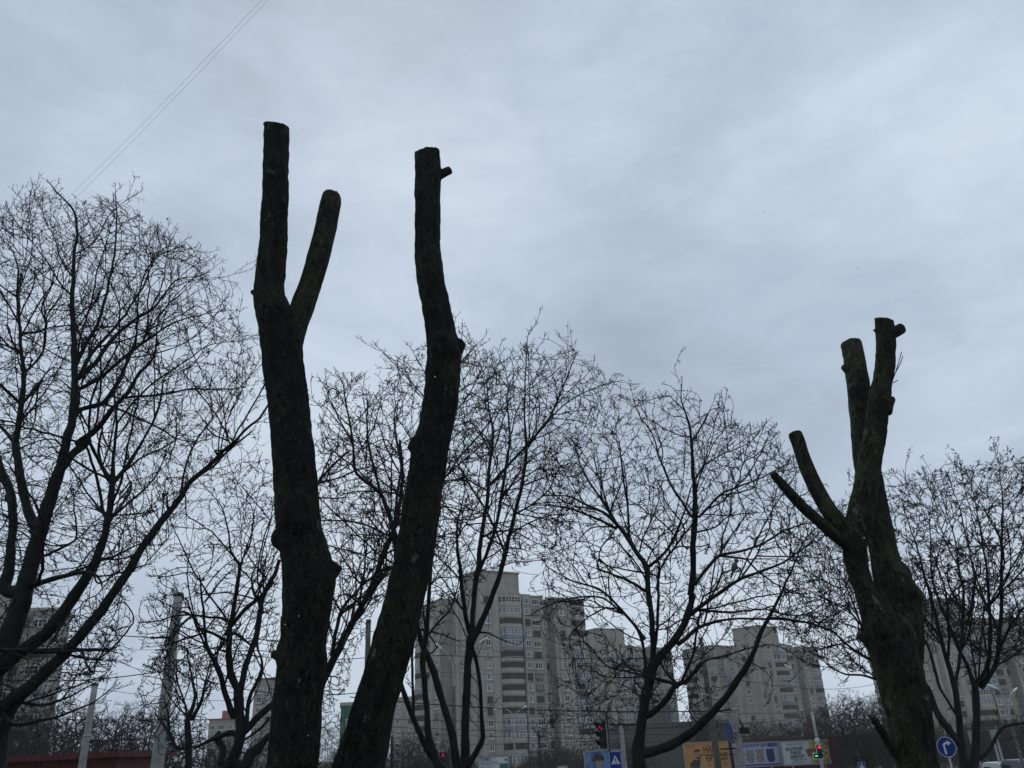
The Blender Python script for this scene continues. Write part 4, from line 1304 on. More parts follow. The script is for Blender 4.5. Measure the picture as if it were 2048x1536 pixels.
# black camera box with bracket and blue disc on the grey pole
mb = MB().box((.12, -.2, zat(1482, 1468, 32)), (.40, .2, zat(1482, 1455, 32)))
mb.tube([(0.05, 0, zat(1468, 1428, 32)), (.26, 0, zat(1482, 1457, 32))], .03, 6)
mb.build('equipment_box', 'black', t8)


def disc(r, y0, y1, k=28, mi=0, mtx=None, mb=None):
    mb = mb or MB()
    mb.plate([(r * math.cos(2 * math.pi * i / k), r * math.sin(2 * math.pi * i / k)) for i in range(k)], y0, y1, mi, mtx)
    return mb


sd = at(1459, 1462, 31.8)
sg = empty('round_sign', sd, 'blue round sign seen almost edge-on, fixed to the grey pole', 'sign', rz=R(-82))
disc(.30, -.01, .01).build('sign_plate', 'blue', sg)
disc(.31, .011, .025).build('back_plate', 'steel', sg)
MB().box((-.02, .025, -.03), (.02, .3, .03)).build('bracket', 'steel', sg)


def lamp_post(px, py, Y, arms, label, poler=.13, mat='concrete_dark', armmat='steel', group='double street lamps'):
    p = at(px, py, Y)
    t = empty('street_lamp', (p.x, p.y, 0), label, 'street lamp', group)
    n = 10
    MB().tube([(0, 0, p.z * i / n) for i in range(n + 1)], [poler * (1.25 - .25 * i / n) for i in range(n + 1)], 12).build('pole', mat, t)
    for (pts, w) in arms:
        P = [Vector((0, 0, p.z - .3))] + [at(x, y, Y) - Vector((p.x, p.y, 0)) for x, y in pts]
        S = spline([tuple(q) for q in P], .25)
        a = MB().tube([tuple(q) for q in S], .045 * Y / 60, 6).build('arm', armmat, t)
        e = P[-1]; d = (P[-1] - P[-2]).normalized()
        mt = d.to_track_quat('X', 'Z').to_matrix()
        MB().ball(e, w, 10, 0, (1.5, .6, .38), mt).build('lamp_head', 'lamp_head', t)
    return t, p


t4, p4 = lamp_post(907, 1372, 60, [([(907, 1350), (903, 1325), (894, 1308), (882, 1297), (876, 1292)], .27), ([(912, 1340), (928, 1312), (948, 1294), (967, 1281)], .27)],
                   'double street lamp with curved arms in front of the nearest tower')
lamp_post(1027, 1440, 125, [([(1026, 1432), (1018, 1422), (1006, 1417), (996, 1418)], .5), ([(1030, 1430), (1040, 1420), (1050, 1414)], .27)], 'small far double street lamp before the lower floors of the nearest tower', .11, 'steel')
lamp_post(1624, 1425, 78, [([(1618, 1385), (1604, 1356), (1590, 1343), (1576, 1334)], .27)], 'street lamp whose head shows against the tower above the billboards', .12, 'steel', group=None)
lamp_post(2019, 1440, 85, [([(2014, 1408), (2005, 1390), (1994, 1378), (1984, 1374)], .45), ([(2019, 1405), (2021, 1390), (2030, 1380)], .27)], 'double street lamp with thin curved arms at the right edge', .07, 'concrete_dark')

# ------------------------------------------------------------------ overhead wires
def wire(a, b, Ya, Yb, sag, r, label, name='overhead_wire', group='overhead wires'):
    A = at(*a, Ya); B = at(*b, Yb)
    n = 24
    pts = []
    for i in range(n + 1):
        t = i / n
        q = A.lerp(B, t); q.z -= sag * 4 * t * (1 - t)
        pts.append(q - A)
    o = MB().tube(pts, r, 5).build(name, 'wire')
    o.location = A
    return tag(o, label, 'wire', group)


wire((540, -18), (60, 466), 16, 30, .25, .0032, 'upper of two thin wires crossing the top left sky')
wire((556, -22), (40, 502), 16, 30, .25, .0032, 'lower of two thin wires crossing the top left sky')
WL = [((-60, 1352), (345, 1338), 27, 27, .25, .016, 'thick wire level across the big left tree, tied to the thick concrete pole'),
      ((345, 1340), (720, 1385), 27, 30, .35, .014, 'thick wire running right from the thick concrete pole behind the left stump'),
      ((-60, 1236), (338, 1277), 30, 27, .1, .016, 'sloping wire reaching the upper arm of the thick concrete pole'),
      ((338, 1277), (737, 1315), 27, 30, .3, .013, 'upper wire from the thick concrete pole to the dark pole'),
      ((200, 1299), (336, 1300), 45, 27, .0, .008, 'thin upper wire ending at the lower arm of the thick pole'),
      ((-60, 1374), (190, 1374), 35, 35, .1, .01, 'thin wire ending at the top of the slim pale pole'),
      ((190, 1376), (520, 1400), 35, 45, .2, .01, 'thin wire running right from the slim pale pole'),
      ((-60, 1430), (600, 1432), 60, 60, .3, .018, 'trolley wire crossing low behind the big left tree'),
      ((737, 1262), (1180, 1314), 30, 80, .3, .012, 'uppermost wire crossing the nearest tower'),
      ((846, 1310), (1500, 1318), 58, 58, .1, .022, 'straight dark wire across the upper middle of the nearest tower'),
      ((700, 1394), (1440, 1422), 50, 45, .3, .03, 'thickest black cable across the lower half of the nearest tower'),
      ((700, 1436), (1380, 1448), 60, 70, .1, .02, 'trolley wire across the tower, just below the thick cable'),
      ((700, 1451), (1400, 1470), 60, 70, .1, .02, 'second trolley wire below the thick cable'),
      ((700, 1460), (1210, 1478), 65, 65, .1, .016, 'third trolley wire, low across the tower'),
      ((880, 1344), (1180, 1346), 90, 90, .2, .016, 'faint wire across the middle of the nearest tower'),
      ((900, 1490), (1300, 1476), 80, 80, .1, .02, 'lowest trolley wire just above the white notice board'),
      ((1440, 1352), (1770, 1362), 32, 60, .5, .012, 'wire sagging from the grey pole across the tower to the right stump'),
      ((1440, 1424), (1660, 1412), 32, 50, .2, .010, 'upper short wire right of the grey pole'),
      ((1440, 1448), (1660, 1418), 32, 50, .2, .010, 'lower short wire right of the grey pole'),
      ((1290, 1484), (1680, 1470), 60, 75, .1, .022, 'dark wire just above the three billboards'),
      ((1640, 1478), (1780, 1448), 60, 60, .1, .018, 'wire rising right before the brown wood'),
      ((1170, 1462), (1213, 1455), 38, 38, .0, .02, 'black span wire left of the near traffic light'),
      ((1400, 1510), (1490, 1509), 60, 60, .0, .03, 'short black span wire across the orange billboard')]
for a, b, ya, yb, s, r, lab in WL: wire(a, b, ya, yb, s, r, lab)


# ------------------------------------------------------------------ signs, text
def text_mesh(body, sizez, parent, loc, mat, name='lettering', sx=1.0, bold=0.0, align='LEFT', rot=0.0, shear=0):
    cu = bpy.data.curves.new(name, 'FONT')
    cu.body = body
    cu.size = sizez
    cu.extrude = .004
    cu.offset = bold
    cu.align_x = align
    cu.shear = shear
    o = bpy.data.objects.new(name, cu)
    COL.objects.link(o)
    dg = bpy.context.evaluated_depsgraph_get()
    me = bpy.data.meshes.new_from_object(o.evaluated_get(dg))
    bpy.data.objects.remove(o)
    me.transform(Matrix.Translation(loc) @ Matrix.Rotation(rot, 4, 'Y') @ Matrix.Diagonal((sx, 1, 1, 1)) @ Matrix.Rotation(math.pi / 2, 4, 'X'))
    me.materials.clear()
    return link(name, me, mat, parent)


def board(name, corners, Y, label, face, cat='billboard', group=None, depth=.25, legs=True, frame='board', yaw=0):
    """corners: photo positions of top left, top right and a bottom y; returns (root, width, height); local x right, z up, front -y"""
    (x0, y0), (x1, y1), yb = corners
    a = at(x0, y0, Y); b = at(x1, y1, Y)
    W = (b - a).length
    Hh = abs(a.z - at(x0, yb, Y).z)
    t = empty(name, (a.x, Y, 0), label, cat, group, yaw)
    z1 = a.z; z0 = z1 - Hh
    MB().box((0, .03, z0), (W, depth, z1)).build('backing', 'board', t)
    MB().box((.05, 0, z0 + .05), (W - .05, .029, z1 - .05)).build('poster', face, t)
    f = .09
    mb = MB()
    mb.box((-f, -.05, z1), (W + f, depth + .02, z1 + f)); mb.box((-f, -.05, z0 - f), (W + f, depth + .02, z0))
    mb.box((-f, -.05, z0), (0, depth + .02, z1)); mb.box((W, -.05, z0), (W + f, depth + .02, z1))
    mb.build('frame', frame, t)
    if legs:
        for k in (.2, .8):
            MB().box((W * k - .1, depth + .03, 0), (W * k + .1, depth + .23, z1 - .2)).build('leg', 'steel', t)
    return t, W, Hh, z0, z1


def strips(t, W, z0, z1, items, Yf=-.012):
    for (a, b, c, d, mat) in items:
        h = z1 - z0
        MB().box((W * a, Yf, z0 + h * b), (W * c, -.001, z0 + h * d)).build('printed_patch', mat, t)


# orange poster: bearded man, big dark letters
ob, W, Hh, z0, z1 = board('billboard', ((1367, 1487), (1454, 1483), 1540), 100, 'orange billboard with a bearded man and big dark letters', 'orange', group='billboards along the fence')
k = Hh
fig = [(.08, .02), (.10, .22), (.17, .34), (.22, .38), (.22, .62), (.26, .75), (.33, .76), (.37, .66), (.37, .5), (.36, .36), (.42, .3), (.46, .2), (.46, .02)]
MB().plate([(x * W, z0 + z * k) for x, z in [(.08, .08), (.10, .24), (.19, .36), (.34, .34), (.42, .26), (.40, .14), (.30, .06), (.2, .05)]], -.012, -.001).build('printed_figure', 'cloth', ob)
MB().plate([(x * W, z0 + z * k) for x, z in [(.30, .02), (.34, .3), (.40, .5), (.47, .5), (.48, .02)]], -.014, -.001).build('printed_figure', 'beige', ob)
mb = MB(); mb.plate([(W * (.29 + .068 * math.cos(a)), z0 + k * (.55 + .15 * math.sin(a))) for a in [i * math.pi / 9 for i in range(18)]], -.017, -.001)
mb.build('printed_face', 'skin', ob)
MB().plate([(x * W, z0 + z * k) for x, z in [(.215, .60), (.22, .70), (.27, .76), (.34, .74), (.37, .62), (.34, .66), (.26, .67)]], -.021, -.016).build('printed_hair', 'ink', ob)
MB().plate([(x * W, z0 + z * k) for x, z in [(.25, .43), (.27, .38), (.33, .38), (.36, .48), (.355, .55), (.33, .45), (.28, .46)]], -.021, -.016).build('printed_beard', 'ink', ob)
text_mesh('НАЙ', .95, ob, (W * .43, -.012, z0 + k * .60), 'ink', sx=.72, bold=.022, rot=R(-2))
text_mesh('КРУТІШІ', .95, ob, (W * .47, -.012, z0 + k * .27), 'ink', sx=.60, bold=.022, rot=R(-4))
text_mesh('ЛИСТОПАД', .16, ob, (W * .04, -.012, z0 + k * .86), 'ink')
text_mesh('В', .28, ob, (W * .52, -.012, z0 + k * .08), 'ink', bold=.01)
text_mesh('КВИТКИ\nУЖЕ', .17, ob, (W * .85, -.012, z0 + k * .16), 'ink')
# cinema poster with four rounded film pictures
cb, W, Hh, z0, z1 = board('billboard', ((1466, 1488), (1556, 1484), 1535), 101, 'lilac cinema billboard with rounded film pictures', 'lilac', group='billboards along the fence')
k = Hh
text_mesh('КІНОТЕАТР "ДРУЖБА"', .42, cb, (W * .16, -.012, z0 + k * .82), 'indigo', sx=.84, bold=.014)
for i, (x, mt) in enumerate(((.10, 'pic1'), (.34, 'pic1'), (.56, 'pic2'), (.79, 'pic3'))):
    w = .085 * W
    cx = W * (x + .0)
    pts = [(cx - w, z0 + k * .72)] + [(cx + w * math.cos(a), z0 + k * .28 + w * .75 * math.sin(a)) for a in [math.pi + i_ * math.pi / 8 for i_ in range(9)]] + [(cx + w, z0 + k * .72)]
    MB().plate(list(reversed(pts))[::-1], -.012, -.001).build('film_picture', mt, cb)
strips(cb, W, z0, z1, [(.02, .03, .97, .09, 'indigo'), (.76, .80, .98, .97, 'skyblue')])
# furniture poster
fb, W, Hh, z0, z1 = board('billboard', ((1561, 1484), (1653, 1480), 1531), 100, 'white and yellow furniture billboard with a brown sofa', 'paper', group='billboards along the fence')
k = Hh
strips(fb, W, z0, z1, [(.60, .03, .985, .97, 'yellow')])
MB().plate([(x * W, z0 + z * k) for x, z in [(.50, .62), (.52, .50), (.54, .32), (.72, .30), (.9, .36), (.9, .60), (.74, .64), (.58, .66)]], -.022, -.013).build('printed_sofa', 'sofa', fb)
text_mesh('ШАЛЕНИЙ', .42, fb, (W * .27, -.012, z0 + k * .62), 'inkblack', sx=.9, bold=.014, align='CENTER')
text_mesh('ВИБІР', .42, fb, (W * .29, -.012, z0 + k * .45), 'inkblack', sx=.95, bold=.014, align='CENTER')
text_mesh('МЕБЛІВ', .42, fb, (W * .31, -.012, z0 + k * .28), 'inkblack', sx=.95, bold=.014, align='CENTER')
text_mesh('ГОВЫШКОМ', .26, fb, (W * .33, -.012, z0 + k * .17), 'inkblack', sx=1.1, align='CENTER')
text_mesh('(0332) 200 58 58', .20, fb, (W * .30, -.012, z0 + k * .07), 'inkblack', sx=1.0, align='CENTER')
text_mesh('Ваші Меблі', .34, fb, (W * .29, -.012, z0 + k * .83), 'concrete_dark', align='CENTER', shear=.3)
text_mesh('ЗНИЖКИ', .30, fb, (W * .79, -.016, z0 + k * .80), 'sofa', align='CENTER', bold=.008)
text_mesh('ОФІСНІ', .26, fb, (W * .74, -.016, z0 + k * .16), 'inkblack', align='CENTER')
text_mesh('МЕБЛІ', .22, fb, (W * .74, -.016, z0 + k * .07), 'inkblack', align='CENTER')
# dark red hoarding behind
a = at(1456, 1482, 103); b = at(1668, 1470, 103)
hd = empty('hoarding', (a.x, 103, 0), 'dark red hoarding behind the cinema and furniture billboards', 'fence')
MB().box((0, 0, 0), ((b.x - a.x), .12, a.z - .1)).build('panel', 'darkred', hd)
mb = MB()
for i in range(12):
    mb.box(((b.x - a.x) * i / 11 - .06, -.1, 0), ((b.x - a.x) * i / 11 + .06, -.002, a.z + .05))
mb.build('batten', 'darkred', hd)
# sky-blue poster with a helmeted figure
sb, W, Hh, z0, z1 = board('billboard', ((1169, 1504), (1243, 1498), 1560), 72, 'blue and yellow billboard picturing a helmeted figure, behind the near traffic light', 'skyblue')
k = Hh
MB().plate([(x * W, z0 + z * k) for x, z in [(.12, .0), (.16, .30), (.28, .38), (.44, .38), (.62, .28), (.66, .0)]], -.012, -.001).build('printed_figure', 'cloth', sb)
MB().plate([(W * (.36 + .10 * math.cos(a_)), z0 + k * (.56 + .16 * math.sin(a_))) for a_ in [i * math.pi / 9 for i in range(18)]], -.016, -.001).build('printed_face', 'skin', sb)
MB().plate([(W * (.36 + .17 * math.cos(a_)), z0 + k * (.66 + .25 * math.sin(a_))) for a_ in [i * math.pi / 9 for i in range(10)]], -.020, -.017).build('printed_helmet', 'cloth', sb)
strips(sb, W, z0, z1, [(.66, .02, .98, .30, 'flagyellow')])
# white notice board
nb, W, Hh, z0, z1 = board('notice_board', ((957, 1514), (1016, 1512), 1560), 75, 'white notice board with small dark lettering below the nearest tower', 'white', 'sign')
k = Hh
text_mesh('ГУМА', .34, nb, (W * .04, -.012, z0 + k * .82), 'inkblack', bold=.012)
text_mesh('АВТОШИНИ', .26, nb, (W * .04, -.012, z0 + k * .70), 'concrete_dark')
strips(nb, W, z0, z1, [(.03, .655, .97, .675, 'inkblack'), (.70, .05, .985, .64, 'greennet'), (.44, .9, .6, .92, 'inkblack')])
text_mesh('(0332) 78-50-20', .19, nb, (W * .04, -.012, z0 + k * .52), 'concrete_dark')
MB().plate([(W * (.92 + .035 * math.cos(a_)), z0 + k * (.82 + .05 * math.sin(a_))) for a_ in [i * math.pi / 9 for i in range(18)]], -.012, -.001).build('emblem', 'inkblack', nb)
board('notice_board', ((1116, 1534), (1134, 1533), 1556), 90, 'small white board low to the right of the notice board', 'white', 'sign')
board('small_sign', ((1937, 1463), (1947, 1462), 1474), 100, 'bluish square sign plate left of the slender tree trunk', 'parapet_dark', 'sign', depth=.08)
board('small_sign', ((1981, 1461), (1993, 1460), 1473), 100, 'white square sign plate right of the slender tree trunk', 'board', 'sign', depth=.08)


def crossing_sign(px, py, Y, w, h, label, post=True, yaw=0):
    c = at(px, py, Y)
    t = empty('crossing_sign', (c.x, c.y, 0), label, 'road sign', 'pedestrian crossing signs', yaw)
    z = c.z
    MB().box((-w / 2, 0, z - h / 2), (w / 2, .03, z + h / 2)).build('sign_plate', 'blue', t)
    mb = MB(); e = .018 * w / .6
    mb.box((-w / 2 - e, -.004, z - h / 2), (-w / 2, .034, z + h / 2)); mb.box((w / 2, -.004, z - h / 2), (w / 2 + e, .034, z + h / 2))
    mb.box((-w / 2 - e, -.004, z + h / 2), (w / 2 + e, .034, z + h / 2 + e)); mb.box((-w / 2 - e, -.004, z - h / 2 - e), (w / 2 + e, .034, z - h / 2))
    mb.build('border', 'signwhite', t)
    tz = z + (.0 if h < w * 1.2 else h * .06)
    T = .40 * w
    MB().plate([(-T, tz - T * .85), (T, tz - T * .85), (0, tz + T)], -.008, -.001).build('triangle', 'signwhite', t)
    s = T / .4 * .42
    def P(pts): return [(x * s, tz + y * s) for x, y in pts]
    mb = MB()
    mb.plate([(.0 + .07 * s * math.cos(a), tz + .42 * s + .07 * s * math.sin(a)) for a in [i * math.pi / 6 for i in range(12)]], -.014, -.009)
    mb.plate(P([(-.07, -.1), (.09, -.1), (.1, .32), (-.06, .32)]), -.014, -.009)
    mb.plate(P([(-.07, -.1), (.02, -.1), (-.16, -.72), (-.27, -.72)]), -.014, -.009)
    mb.plate(P([(.0, -.1), (.09, -.1), (.34, -.68), (.22, -.72)]), -.016, -.009)
    mb.plate(P([(-.06, .3), (-.02, .22), (-.2, -.05), (-.25, 0)]), -.016, -.009)
    mb.plate(P([(.06, .3), (.12, .26), (.26, .05), (.2, .0)]), -.016, -.009)
    mb.build('walking_figure', 'inkblack', t)
    if post:
        MB().tube([(w * .25, .07, 0), (w * .25, .07, z + h * .55)], .035, 10).build('post', 'steel', t)
    return t


crossing_sign(1231, 1522, 38, .48, .72, 'large blue pedestrian crossing sign beside the near traffic light')
crossing_sign(1724, 1533, 72, .5, .6, 'small far pedestrian crossing sign left of the right stump')

# blue arrow disc, partly behind the slender tree
c = at(1893, 1494, 33)
ar = empty('arrow_sign', (c.x, c.y, 0), 'blue round road sign with a white turning arrow by the right stump', 'road sign', rz=R(-28))
mt = Matrix.Translation((0, 0, c.z))
disc(.33, 0, .02, mtx=mt).build('sign_plate', 'blue', ar)
ar.scale = (.92, 1, 1)
mb = MB(); k_ = 32
pts = [(.33 * math.cos(2 * math.pi * i / k_), .33 * math.sin(2 * math.pi * i / k_)) for i in range(k_)]
for i in range(k_):
    a_, b_ = pts[i], pts[(i + 1) % k_]
    mb.plate([a_, b_, (b_[0] * 1.06, b_[1] * 1.06), (a_[0] * 1.06, a_[1] * 1.06)][::-1], -.006, .026, 0, mt)
mb.build('rim', 'signwhite', ar)
MB().plate([(-.10, -.24), (-.03, -.24), (-.05, .05), (.0, .10), (.06, .10), (.06, .04), (.2, .135), (.06, .23), (.06, .17), (-.03, .17), (-.12, .09)], -.008, -.001, 0, mt).build('arrow', 'signwhite', ar)
MB().tube([(0, .05, 0), (0, .05, c.z + .3)], .035, 10).build('post', 'steel', ar)
# give-way sign
c = at(1883, 1438, 120)
gw = empty('give_way_sign', (c.x, c.y, 0), 'small far give way sign, red rimmed triangle pointing down', 'road sign')
mt = Matrix.Translation((0, 0, c.z))
MB().plate([(-.42, .32), (0, -.42), (.42, .32)], 0, .03, 0, mt).build('sign_plate', 'red', gw)
MB().plate([(-.28, .24), (0, -.24), (.28, .24)], -.008, -.001, 0, mt).build('white_field', 'signwhite', gw)
MB().tube([(0, .06, 0), (0, .06, c.z + .3)], .04, 8).build('post', 'steel', gw)


# ------------------------------------------------------------------ traffic lights
def traffic_light(px, py, Y, h, label, yaw=0, lit='redlamp', backboard=None, green=False, post_dx=.22, top_box=False, post_h=.3):
    c = at(px, py, Y)
    t = empty('traffic_light', (c.x, c.y, 0), label, 'traffic light', 'traffic lights', yaw)
    w = h * .36
    z0 = c.z - h / 2
    mt = None
    MB().box((-w / 2, 0, z0), (w / 2, w * .7, z0 + h)).build('housing', 'black', t, bevel=.02)
    for i in range(3):
        zc = z0 + h * (5 - 2 * i) / 6
        m_ = Matrix.Translation((0, 0, zc))
        disc(w * .36, -.02, -.001, 20, mtx=m_).build('lens', lit if i == 0 else 'lens', t)
        # visor: open half hood
        vs, fs = [], []
        n = 12
        for r_, off in ((w * .40, 0), (w * .44, 0)):
            for j in range(n + 1):
                a_ = math.pi * (-.12 + 1.24 * j / n)
                dd = -w * (.35 + .65 * math.sin(max(0, min(math.pi, a_))))
                vs += [(r_ * math.cos(a_), -.001, zc + r_ * math.sin(a_)), (r_ * math.cos(a_), dd, zc + r_ * math.sin(a_))]
        q = 2 * (n + 1)
        for j in range(n):
            a0 = 2 * j
            fs += [(a0, a0 + 1, a0 + 3, a0 + 2), (q + a0, q + a0 + 2, q + a0 + 3, q + a0 + 1), (a0 + 1, q + a0 + 1, q + a0 + 3, a0 + 3)]
        MB().add(vs, fs, 0, True).build('visor', 'black', t)
    if green:
        MB().box((-w * 1.45, 0, z0 + h * .02), (-w / 2 - .005, w * .6, z0 + h * .36)).build('arrow_housing', 'black', t, bevel=.02)
        MB().box((-w * 1.22, -.02, z0 + h * .15), (-w * .68, -.001, z0 + h * .23)).build('arrow_lens', 'greenlamp', t)
    if backboard:
        e = w * .22
        mb = MB()
        if green:
            out = [(-w / 2 - e, z0 + h + e), (w / 2 + e, z0 + h + e), (w / 2 + e, z0 - e), (-w * 1.45 - e, z0 - e), (-w * 1.45 - e, z0 + h * .36 + e), (-w / 2 - e, z0 + h * .36 + e)]
        else:
            out = [(-w / 2 - e, z0 + h + e), (w / 2 + e, z0 + h + e), (w / 2 + e, z0 - e), (-w / 2 - e, z0 - e)]
        # board as a ring behind the housing front
        mb.plate(out, w * .3, w * .34)
        mb.build('backboard', backboard, t)
    MB().tube([(post_dx, w * .9, 0), (post_dx, w * .9, z0 + h + post_h)], .055, 10).build('post', 'black' if not top_box else 'concrete_dark', t)
    MB().box((0, w * .71, z0 + h * .25), (post_dx, w * .8 + .02, z0 + h * .3)).box((0, w * .71, z0 + h * .75), (post_dx, w * .8 + .02, z0 + h * .8)).build('bracket', 'black', t)
    if top_box:
        MB().box((-w * .5, 0, z0 + h * 1.2), (w * .35, w * .5, z0 + h * 1.5)).build('sensor_box', 'white', t, bevel=.02)
    return t


traffic_light(1203, 1470, 38, 1.05, 'near traffic light showing red, turned to the left, pale board behind', R(-58), 'redlamp_dim', 'board', post_dx=.02)
traffic_light(887, 1520, 62, 1.05, 'far traffic light showing red between the stems of the fan-shaped tree', R(-30), 'redlamp_dim')
traffic_light(1640, 1503, 66, .92, 'white-edged traffic light showing red with a green arrow before the furniture billboard', 0, 'redlamp', 'white', True, post_dx=.3, top_box=True)
traffic_light(1711, 1519, 76, .9, 'unlit dark traffic light above the small far crossing sign', R(-50), 'lens')


# ------------------------------------------------------------------ vans
def van(loc, label, mat, L=5.2, Wd=1.95, Hh=2.55, yaw=0):
    t = empty('parked_van', loc, label, 'van', 'vans on the road', yaw)
    prof = [(-L / 2, .45), (L / 2 - .1, .45), (L / 2, .9), (L / 2 - .35, 1.25), (L / 2 - 1.15, Hh - .35), (L / 2 - 1.5, Hh - .08), (L / 2 - 2.2, Hh), (-L / 2 + .35, Hh), (-L / 2 + .05, Hh - .2), (-L / 2, 1.2)]
    n = len(prof)
    bm = bmesh.new()
    rings = []
    for x in (-Wd / 2, -Wd / 2 + .1, Wd / 2 - .1, Wd / 2):
        ins = .0 if abs(x) < Wd / 2 else .06
        rings.append([bm.verts.new((x * (1 - .10 * max(0, (z - 1.2)) / 1.4), y - math.copysign(ins, y), z - ins * (z > 1))) for y, z in prof])
    for a_, b_ in zip(rings, rings[1:]):
        for i in range(n):
            bm.faces.new((a_[i], a_[(i + 1) % n], b_[(i + 1) % n], b_[i]))
    bm.faces.new(rings[0][::-1]); bm.faces.new(rings[-1])
    bmesh.ops.recalc_face_normals(bm, faces=bm.faces)
    me = bpy.data.meshes.new('body'); bm.to_mesh(me); bm.free()
    o = link('body', me, mat, t)
    b = o.modifiers.new('b', 'BEVEL'); b.width = .08; b.segments = 3; b.limit_method = 'ANGLE'
    MB().box((-Wd * .38, -L / 2 - .012, 1.35), (Wd * .38, -L / 2 + .02, Hh - .45)).build('rear_window', 'glass', t)
    for s in (-1, 1):
        MB().plate([(-L * .1, 1.35), (L * .26, 1.35), (L * .18, Hh - .5), (-L * .1, Hh - .5)], -.01, .01, 0, Matrix.Translation((s * (Wd / 2 - .03), 0, 0)) @ Matrix.Rotation(R(90), 4, 'Z')).build('side_window', 'glass', t)
        MB().box((s * Wd * .42 - .09, -L / 2 - .015, .9), (s * Wd * .42 + .09, -L / 2 + .02, 1.2)).build('tail_light', 'red', t)
        for y in (-L * .3, L * .32):
            w = MB().tube([(s * (Wd / 2 - .22), y, .34), (s * (Wd / 2 + .01), y, .34)], .34, 18).build('wheel', 'tyre', t)
            MB().tube([(s * (Wd / 2 + .011), y, .34), (s * (Wd / 2 + .02), y, .34)], .2, 12).build('rim', 'steel', w)
    return t


q = at(2008, 1524, 100)
van((q.x, 102, 0), 'white van whose roof shows at the bottom right corner', 'van', Hh=q.z, Wd=1.9)
q = at(2042, 1519, 96)
van((q.x + .35, 98, 0), 'grey van beside the white one, cut by the right edge', 'vangrey', Hh=q.z, Wd=2.0, yaw=R(0))

# ------------------------------------------------------------------ ground, road, pavement
def sheet(name, x0, y0, x1, y1, z, mat, n=1):
    me = bpy.data.meshes.new(name)
    me.from_pydata([(x0, y0, z), (x1, y0, z), (x1, y1, z), (x0, y1, z)], [], [(0, 1, 2, 3)])
    o = link(name, me, mat)
    return tag(o, kind='structure')


sheet('ground', -1500, -300, 1500, 2500, 0, 'grass')
sheet('road', -300, 62, 300, 95, .004, 'asphalt')
sheet('road_crossing', 66, 95.0, 82, 180, .004, 'asphalt')
for y in (58.0, 95.0):
    tag(MB().box((-300, y, -.1), (62 if y > 90 else 300, y + 3.6, .13)).build('pavement', 'pave'), kind='structure')
    tag(MB().box((-300, (y + 3.6) if y < 90 else y - .15, -.1), (62 if y > 90 else 300, (y + 3.75) if y < 90 else y, .14)).build('kerb', 'concrete'), kind='structure')
mb = MB()
for i in range(-30, 30):
    mb.add([(i * 6, 78.4, .008), (i * 6 + 3, 78.4, .008), (i * 6 + 3, 78.6, .008), (i * 6, 78.6, .008)], [(0, 1, 2, 3)])
tag(mb.build('road_markings', 'white'), kind='structure')
sheet('path', -60, 30, 60, 33, .004, 'pave')
rng = np.random.default_rng(4)
n = 26000
gx = rng.uniform(-16, 16, n); gy = rng.uniform(3, 30, n)
b0 = np.stack([gx, gy, np.full(n, -.01)], 1)
b1 = b0 + np.stack([rng.normal(0, .03, n), rng.normal(0, .03, n), rng.uniform(.05, .14, n)], 1)
V, Q = sticks(b0, b1, np.full(n, .005), np.full(n, .0008), 3)
tag(link('grass', np_mesh('grass', V, Q), 'grass'), 'short winter grass under the trees', 'grass', kind='stuff')

